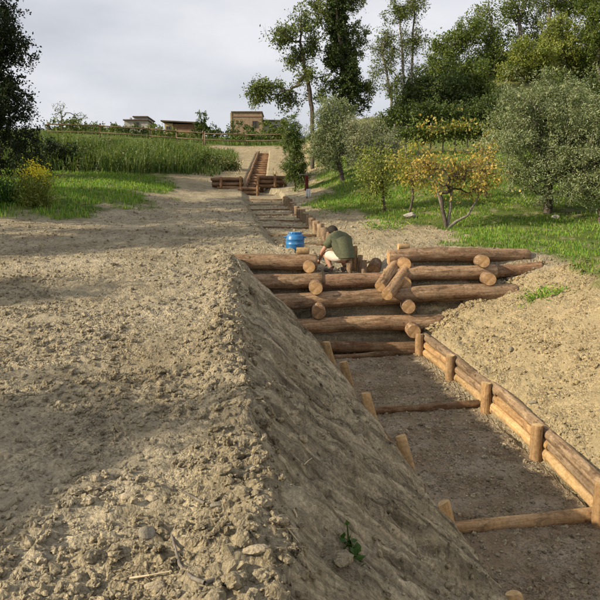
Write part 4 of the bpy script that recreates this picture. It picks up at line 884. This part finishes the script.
# ------------------------------------------------------------------ loft helper for lathe-like shapes
def lathe(name, prof, mats, parent, ns=28, midx=None, loc=(0, 0, 0)):
    a = np.linspace(0, 2 * math.pi, ns, endpoint=False); V = np.array([[(r * math.cos(t), r * math.sin(t), z) for t in a] for r, z in prof]).reshape(-1, 3)
    i = np.arange(len(prof) * ns).reshape(len(prof), ns); j = np.roll(i, -1, 1)
    F = np.stack([i[:-1], j[:-1], j[1:], i[1:]], -1).reshape(-1, 4)
    return obj(name, mesh_faces(name, V, F, mats, True), parent, loc)
# blue drum
bb = NB('blue_plastic'); P_ = bb.coord('Object'); bb.principled(bb.ramp(bb.noise(P_, 6, 5), [(.3, (.02, .11, .28)), (.55, (.03, .17, .39)), (.68, (.16, .20, .22)), (.85, (.24, .20, .14))]), .38, bb.bump(bb.noise(P_, 30, 3), .15, .004), .4); M['blue'] = bb.m
p = at(295, 250.5, 12.6); p.z = max(p.z, gh(p.x, p.y) - .02); dr = empty('blue_drum', p, 'blue plastic drum with a lid standing on the upper path', 'drum')
S_ = .9
lathe('body', [(.001, 0), (.155, 0), (.17, .015), (.178, .05), (.18, .11), (.186, .118), (.186, .135), (.18, .143), (.18, .20), (.186, .208), (.186, .225), (.18, .233), (.176, .27), (.155, .305), (.12, .322), (.001, .325)], [M['blue']], dr)
ld = lathe('lid', [(.125, .318), (.128, .322), (.128, .352), (.12, .36), (.001, .362)], [M['blue']], dr)
for k in range(16):
    a = k * math.pi / 8; boxm('grip_rib', math.cos(a) * .129 - .006, math.cos(a) * .129 + .006, math.sin(a) * .129 - .006, math.sin(a) * .129 + .006, .326, .35, M['blue'], ld)
for s_ in (-1, 1):
    V, F = tube_mesh([(np.array((s_ * .165, -.05, .27)), np.array((s_ * .215, -.05, .255)), .012, .012), (np.array((s_ * .215, -.05, .255)), np.array((s_ * .215, .05, .255)), .012, .012), (np.array((s_ * .215, .05, .255)), np.array((s_ * .165, .05, .27)), .012, .012)], 8)
    obj('handle', mesh_faces('handle', V, F, [M['blue']], True), dr)
# sawn block and stakes near the man
p = at(302.5, 255, 11.75); p.z = max(p.z, gh(p.x, p.y) - .01)
o = log('wood_block', p + Vector((-.11, 0, .06)), p + Vector((.11, .03, .06)), .075, .075, None, M['split'], M['end_light'], .002, .12, 8, 4); tag(o, 'short sawn block of pale wood beside the blue drum', 'wood block')
def stub(u, vb, vt, d, r, lab, mat='rail_grey', end='end', lean=(0, 0)):
    a = at(u, vb, d); b_ = at(u + lean[0], vt, d + lean[1]); a.z -= .1
    o = log('wooden_stake', a, b_, r, r * .95, None, M[mat], M[end], .006, .06, 12, 6); tag(o, lab, 'stake', 'loose stakes beside the crouching man')
stub(349.5, 274, 260, 11.6, .055, 'grey stake standing close behind the crouching man', 'rail_grey', 'end_dark')
stub(354.5, 268, 246, 11.95, .06, 'brown post rising right of the crouching man', 'post', 'end')
stub(358, 271, 255, 11.9, .05, 'leaning grey stake between the brown post and the stump', 'rail_grey', 'end', (2.5, 0))
stub(364, 275, 260, 11.65, .055, 'pale short stake left of the dark log end', 'rail_grey', 'end_light')
p = at(373, 271, 11.75)
o = log('dark_log', p, p + Vector((.12, .55, .1)), .125, .12, None, M['dark_bar'], M['end_dark'], .006, .05, 16, 6); tag(o, 'dark log with its end towards us beside the slanting cheek logs', 'log')
o = log('pale_block', at(398, 247, 11.75), at(409, 247, 11.8), .065, .06, None, M['split'], M['end_light'], .002, .1, 8, 4); tag(o, 'pale wood offcut lying on top of the right hand top log', 'wood block')

# red and white garments on a post
M['red'] = rough_material('red_cloth', (.10, .02, .015), (.21, .045, .032), 9, .5, .01); M['white'] = rough_material('white_cloth', (.62, .61, .58), (.78, .77, .74), 9, .5, .01)
d = 23.5; p = ground_pt(307, 180, d); gp = empty('garment_post', p, 'wooden cross post hung with a red jacket and a white cloth', 'post')
s = px(d)
flog('pole', p - Vector((0, 0, .1)), p + Vector((0, 0, 27 * s)), .03, gp, M['bark_pale'], 8, 3); flog('crossbar', p + Vector((-.32, 0, 24.5 * s)), p + Vector((.34, 0, 25 * s)), .022, gp, M['bark_pale'], 8, 3)
def cloth(name, x0, x1, zt, zb, mat, y=-.06, seed=1):
    nx, nz_ = 12, 16; U, Vv = np.meshgrid(np.linspace(0, 1, nx), np.linspace(0, 1, nz_)); flare = 1 + .25 * Vv
    X = (x0 + x1) / 2 + (x1 - x0) * (U - .5) * flare * (1 + .2 * fbm(Vv * 4, U * 0 + seed, 1, 2, seed)); Z = zt + (zb - zt) * Vv + .03 * fbm(U * 5, Vv * 0, 1, 2, seed) * Vv
    Y = y + .05 * np.sin(U * 11 + seed) * (.3 + Vv) + .02 * fbm(U * 6, Vv * 6, 1, 2, seed)
    V = np.stack([X, Y, Z], -1).reshape(-1, 3); i = np.arange(nx * nz_).reshape(nz_, nx); F = np.stack([i[:-1, :-1], i[1:, :-1], i[1:, 1:], i[:-1, 1:]], -1).reshape(-1, 4)
    o = obj(name, mesh_faces(name, V, F, [mat], True), gp); m_ = o.modifiers.new('thick', 'SOLIDIFY'); m_.thickness = .02
cloth('red_jacket', -.07, .05, 24 * s, 9 * s, M['red'], seed=2); cloth('white_cloth', -.02, .11, 10.5 * s, 3 * s, M['white'], -.1, seed=5)

# ------------------------------------------------------------------ crouching man
bb = NB('skin'); bb.principled((.42, .235, .155), .55, None, .3); M['skin'] = bb.m
M['shirt'] = rough_material('green_shirt', (.080, .088, .050), (.115, .122, .074), 22, .5, .006, .9); M['shorts'] = rough_material('cream_shorts', (.55, .47, .38), (.68, .60, .50), 20, .4, .005, .9)
M['hair'] = rough_material('dark_hair', (.012, .009, .007), (.035, .025, .018), 60, .8, .006, .6); M['boot'] = rough_material('boot', (.10, .085, .07), (.20, .17, .14), 20, .4, .004, .7)
foot = at(341, 273, 11.75); foot.z = gh(foot.x, foot.y, False) + .01
man = empty('person', foot, 'man in a green t-shirt and cream shorts crouching over his work above the log wall', 'person'); man.rotation_euler.z = R_(-52)
def skin_obj(name, verts, edges, radii, mat, parent, sub=2, flatten=None, root=0):
    me = bpy.data.meshes.new(name); me.from_pydata(verts, edges, []); o = bpy.data.objects.new(name, me); COL.objects.link(o)
    o.modifiers.new('skin', 'SKIN').use_smooth_shade = True; sb = o.modifiers.new('sub', 'SUBSURF'); sb.levels = sub; sb.render_levels = sub
    for i, sv in enumerate(me.skin_vertices[0].data): rr = radii[i]; sv.radius = rr if isinstance(rr, tuple) else (rr, rr); sv.use_root = (i == root)
    dg = bpy.context.evaluated_depsgraph_get(); dg.update(); m2 = bpy.data.meshes.new_from_object(o.evaluated_get(dg)); m2.name = name
    bpy.data.objects.remove(o); m2.materials.clear(); m2.materials.append(mat)
    m2.polygons.foreach_set('use_smooth', np.ones(len(m2.polygons), bool)); return obj(name, m2, parent)
# local frame: -x is where he faces, +y is his right side seen from above turned; z up, feet at 0
hip, mid_, chest, neck, head = (.13, 0, .27), (.10, 0, .45), (.0, 0, .61), (-.13, 0, .70), (-.22, 0, .735)
Lh, Rh = (.10, -.10, .25), (.10, .10, .25); Lk, Rk = (-.27, -.17, .36), (-.25, .17, .40); La, Ra = (-.10, -.14, .08), (-.04, .14, .08); Lt, Rt = (-.26, -.155, .03), (-.20, .16, .03)
Ls, Rs = (-.05, -.18, .615), (-.05, .18, .615); Le, Re = (-.22, -.25, .40), (-.22, .24, .39); Lw, Rw = (-.44, -.15, .22), (-.42, .12, .20)
Vb = [hip, mid_, chest, neck, head, Lh, Lk, La, Rh, Rk, Ra, Ls, Le, Lw, Rs, Re, Rw, (-.285, 0, .73), Lt, Rt]
Eb = [(0, 1), (1, 2), (2, 3), (3, 4), (4, 17), (0, 5), (5, 6), (6, 7), (0, 8), (8, 9), (9, 10), (2, 11), (11, 12), (12, 13), (2, 14), (14, 15), (15, 16), (7, 18), (10, 19)]
Rb = [.10, .075, .075, .055, .088, .085, .062, .04, .085, .062, .04, .042, .042, .028, .042, .042, .028, .075, .035, .035]
skin_obj('body', Vb, Eb, Rb, M['skin'], man)
sh = lambda a, b_, t: tuple(a[i] + (b_[i] - a[i]) * t for i in range(3))
skin_obj('t_shirt', [(.13, 0, .27), (.115, 0, .45), (.02, 0, .61), (-.10, 0, .69), Ls, sh(Ls, Le, .66), Rs, sh(Rs, Re, .66)], [(0, 1), (1, 2), (2, 3), (2, 4), (4, 5), (2, 6), (6, 7)],
         [.18, .172, .172, .085, .092, .076, .092, .076], M['shirt'], man, root=1)
me_ = man.children[-1].data if man.children[-1].name.startswith('t_shirt') else [c for c in man.children if c.name.startswith('t_shirt')][0].data
for v_ in me_.vertices: v_.co += v_.normal * (.012 + .012 * float(fbm(np.array([v_.co.x * 14 + v_.co.z * 9]), np.array([v_.co.y * 10]), 1, 2, 4)[0]))
skin_obj('shorts', [(.13, 0, .24), sh(Lh, Lk, .2), sh(Lh, Lk, .93), sh(Rh, Rk, .2), sh(Rh, Rk, .93), (.16, 0, .33)], [(0, 1), (1, 2), (0, 3), (3, 4), (0, 5)], [.145, .115, .088, .115, .088, .14], M['shorts'], man)
Vv, Ff = ico(3); hv = Vv * np.array([.112, .088, .105]); n_ = fbm(Vv[:, 0] * 6 + 3 * Vv[:, 2], Vv[:, 1] * 6, 1, 3, 9); hv = hv * (1 + .10 * n_[:, None])
face = (Vv[:, 0] < -.15) & (Vv[:, 2] < .25) | (Vv[:, 2] < -.45); hv[face] *= .72
obj('hair', mesh_faces('hair', hv, Ff, [M['hair']], True), man, (-.245, 0, .757))
for s_ in (-1, 1):
    skin_obj('ear', [(-.25, s_ * .088, .725), (-.262, s_ * .098, .74)], [(0, 1)], [.018, .014], M['skin'], man, 1)
    a_ = La if s_ < 0 else Ra; t_ = Lt if s_ < 0 else Rt
    skin_obj('boot', [(a_[0] + .03, a_[1], .045), (a_[0], a_[1], .13), (t_[0] - .03, t_[1], .035), sh(a_, t_, .5)], [(0, 1), (0, 3), (3, 2)], [.05, .055, .042, .05], M['boot'], man, 2)
    w_ = Lw if s_ < 0 else Rw; pc = (w_[0] - .05, w_[1] - s_ * .01, w_[2] - .05)
    vs_, es_, rs_ = [w_, pc], [(0, 1)], [.026, .034]
    for f_ in range(4):
        b0 = (pc[0] - .03, pc[1] + (f_ - 1.5) * .019, pc[2] - .03); L_ = (.035, .042, .04, .03)[f_]
        vs_ += [b0, (b0[0] - L_, b0[1], b0[2] - .012), (b0[0] - L_ * 1.2, b0[1], b0[2] - L_)]; n_ = len(vs_); es_ += [(1, n_ - 3), (n_ - 3, n_ - 2), (n_ - 2, n_ - 1)]; rs_ += [.011, .009, .008]
    vs_ += [(pc[0] + .005, pc[1] - s_ * .045, pc[2] - .01), (pc[0] - .03, pc[1] - s_ * .06, pc[2] - .035)]; n_ = len(vs_); es_ += [(1, n_ - 2), (n_ - 2, n_ - 1)]; rs_ += [.012, .009]
    skin_obj('hand', vs_, es_, rs_, M['skin'], man, 1)

# ------------------------------------------------------------------ stones and sticks
def stone(u, v, size, lab, mat='stone', sc=(1, .8, .6)):
    p = hit(u, v); Vv, Ff = ICO[2]; d_ = RNG.normal(size=(7, 3)); d_ /= np.linalg.norm(d_, axis=1)[:, None]
    j = 1 - np.max(np.clip(Vv @ d_.T - .6, 0, 1), axis=1) * .9 + RNG.normal(size=len(Vv)) * .03
    o = obj('stone', mesh_faces('stone', Vv * j[:, None] * size * np.array(sc), Ff, [M[mat]]), None, p + Vector((0, 0, size * .2))); o.rotation_euler = (random.uniform(-.3, .3), random.uniform(-.3, .3), random.random() * 6)
    tag(o, lab, 'stone', 'stones one can pick out')
M['clay'] = rough_material('grey_clay', (.15, .13, .095), (.27, .24, .18), 14, .8, .01); M['tan'] = rough_material('tan_clod', (.30, .245, .16), (.43, .36, .25), 14, .9, .012)
stone(511, 350, .065, 'dark grey stone, upper of the two lying mid slope on the sandy bank', 'clay'); stone(517, 358, .055, 'dark grey stone, lower of the two lying mid slope on the sandy bank', 'clay'); stone(533, 403, .05, 'dark flat stone low on the sandy bank', 'clay', (1.2, .8, .5))
stone(410, 217, .19, 'pale flat stone in the grass left of the golden tree', 'stone', (1.2, .8, .5)); stone(556, 218, .12, 'small pale stone in the grass under the large olive')
stone(120, 427, .026, 'white stone chip on the shadowed part of the berm', 'white', (1.2, .7, .4))
for (u, v, s_, lab) in ((128, 497, .075, 'broad tan clod in the lower left sunlit rubble'), (152, 500, .07, 'tan clod with a flat top right of the broad clod'), (45, 560, .09, 'large grey clod near the lower left corner'), (147, 534, .09, 'flat grey slab of clay in the lower middle of the rubble'),
                        (156, 587, .08, 'pale lumpy clod at the bottom edge'), (215, 508, .08, 'grey clod beside the fallen twig'), (252, 470, .085, 'tan clod sitting on the berm crest'), (255, 552, .10, 'big tan clod on the crest near the bottom')):
    stone(u, v, s_ * .5, lab, 'clay' if 'grey' in lab else 'tan', (1.15, .85, .5))
M['twig'] = rough_material('twig', (.09, .075, .06), (.24, .21, .17), 30, .5, .004); M['straw'] = rough_material('straw', (.38, .31, .19), (.55, .47, .32), 30, .3, .003)
def twig(pxs, r, lab, mat='twig', lift=.02):
    P_ = [hit(*q) for q in pxs]; b0 = P_[0].copy(); Q = [np.array(tuple(p_ - b0 + Vector((0, 0, lift)))) for p_ in P_]
    segs = [(Q[i], Q[i + 1], r * (1 - .6 * i / len(Q)), r * (1 - .6 * (i + 1) / len(Q))) for i in range(len(Q) - 1)]
    V, F = tube_mesh(segs, 6); tag(obj('twig', mesh_faces('twig', V, F, [M[mat]], True), None, b0), lab, 'twig', 'twigs and straws on the soil')
twig([(238, 575), (222, 582), (205, 588), (192, 583), (180, 570), (174, 548), (172, 540)], .011, 'bent grey root curving over the rubble near the bottom edge')
twig([(205, 508), (195, 502), (184, 496)], .008, 'short grey twig in the sunlit rubble'); twig([(130, 583), (150, 580), (172, 576)], .005, 'thin straight straw at the bottom of the rubble', 'straw')
twig([(237, 263), (245, 280), (254, 289)], .008, 'pale twig hanging over the berm edge beside the log ends', 'straw', .06); twig([(252, 286), (248, 295), (240, 300)], .006, 'thin twig below the pale one at the berm edge', 'straw', .04)
twig([(277, 523), (290, 538), (302, 553)], .005, 'long straw slanting down the shaded bank', 'straw', .03); twig([(276, 536), (290, 535), (298, 535)], .004, 'short straw crossing the long one', 'straw', .03)
twig([(270, 430), (272, 434), (275, 437)], .006, 'small white chip of straw high on the bank', 'straw'); twig([(293, 513), (296, 518), (297, 522)], .007, 'bright dry leaf stalk halfway down the bank', 'straw'); twig([(304, 468), (308, 464), (312, 461)], .004, 'tiny straw on the upper shaded bank', 'straw')
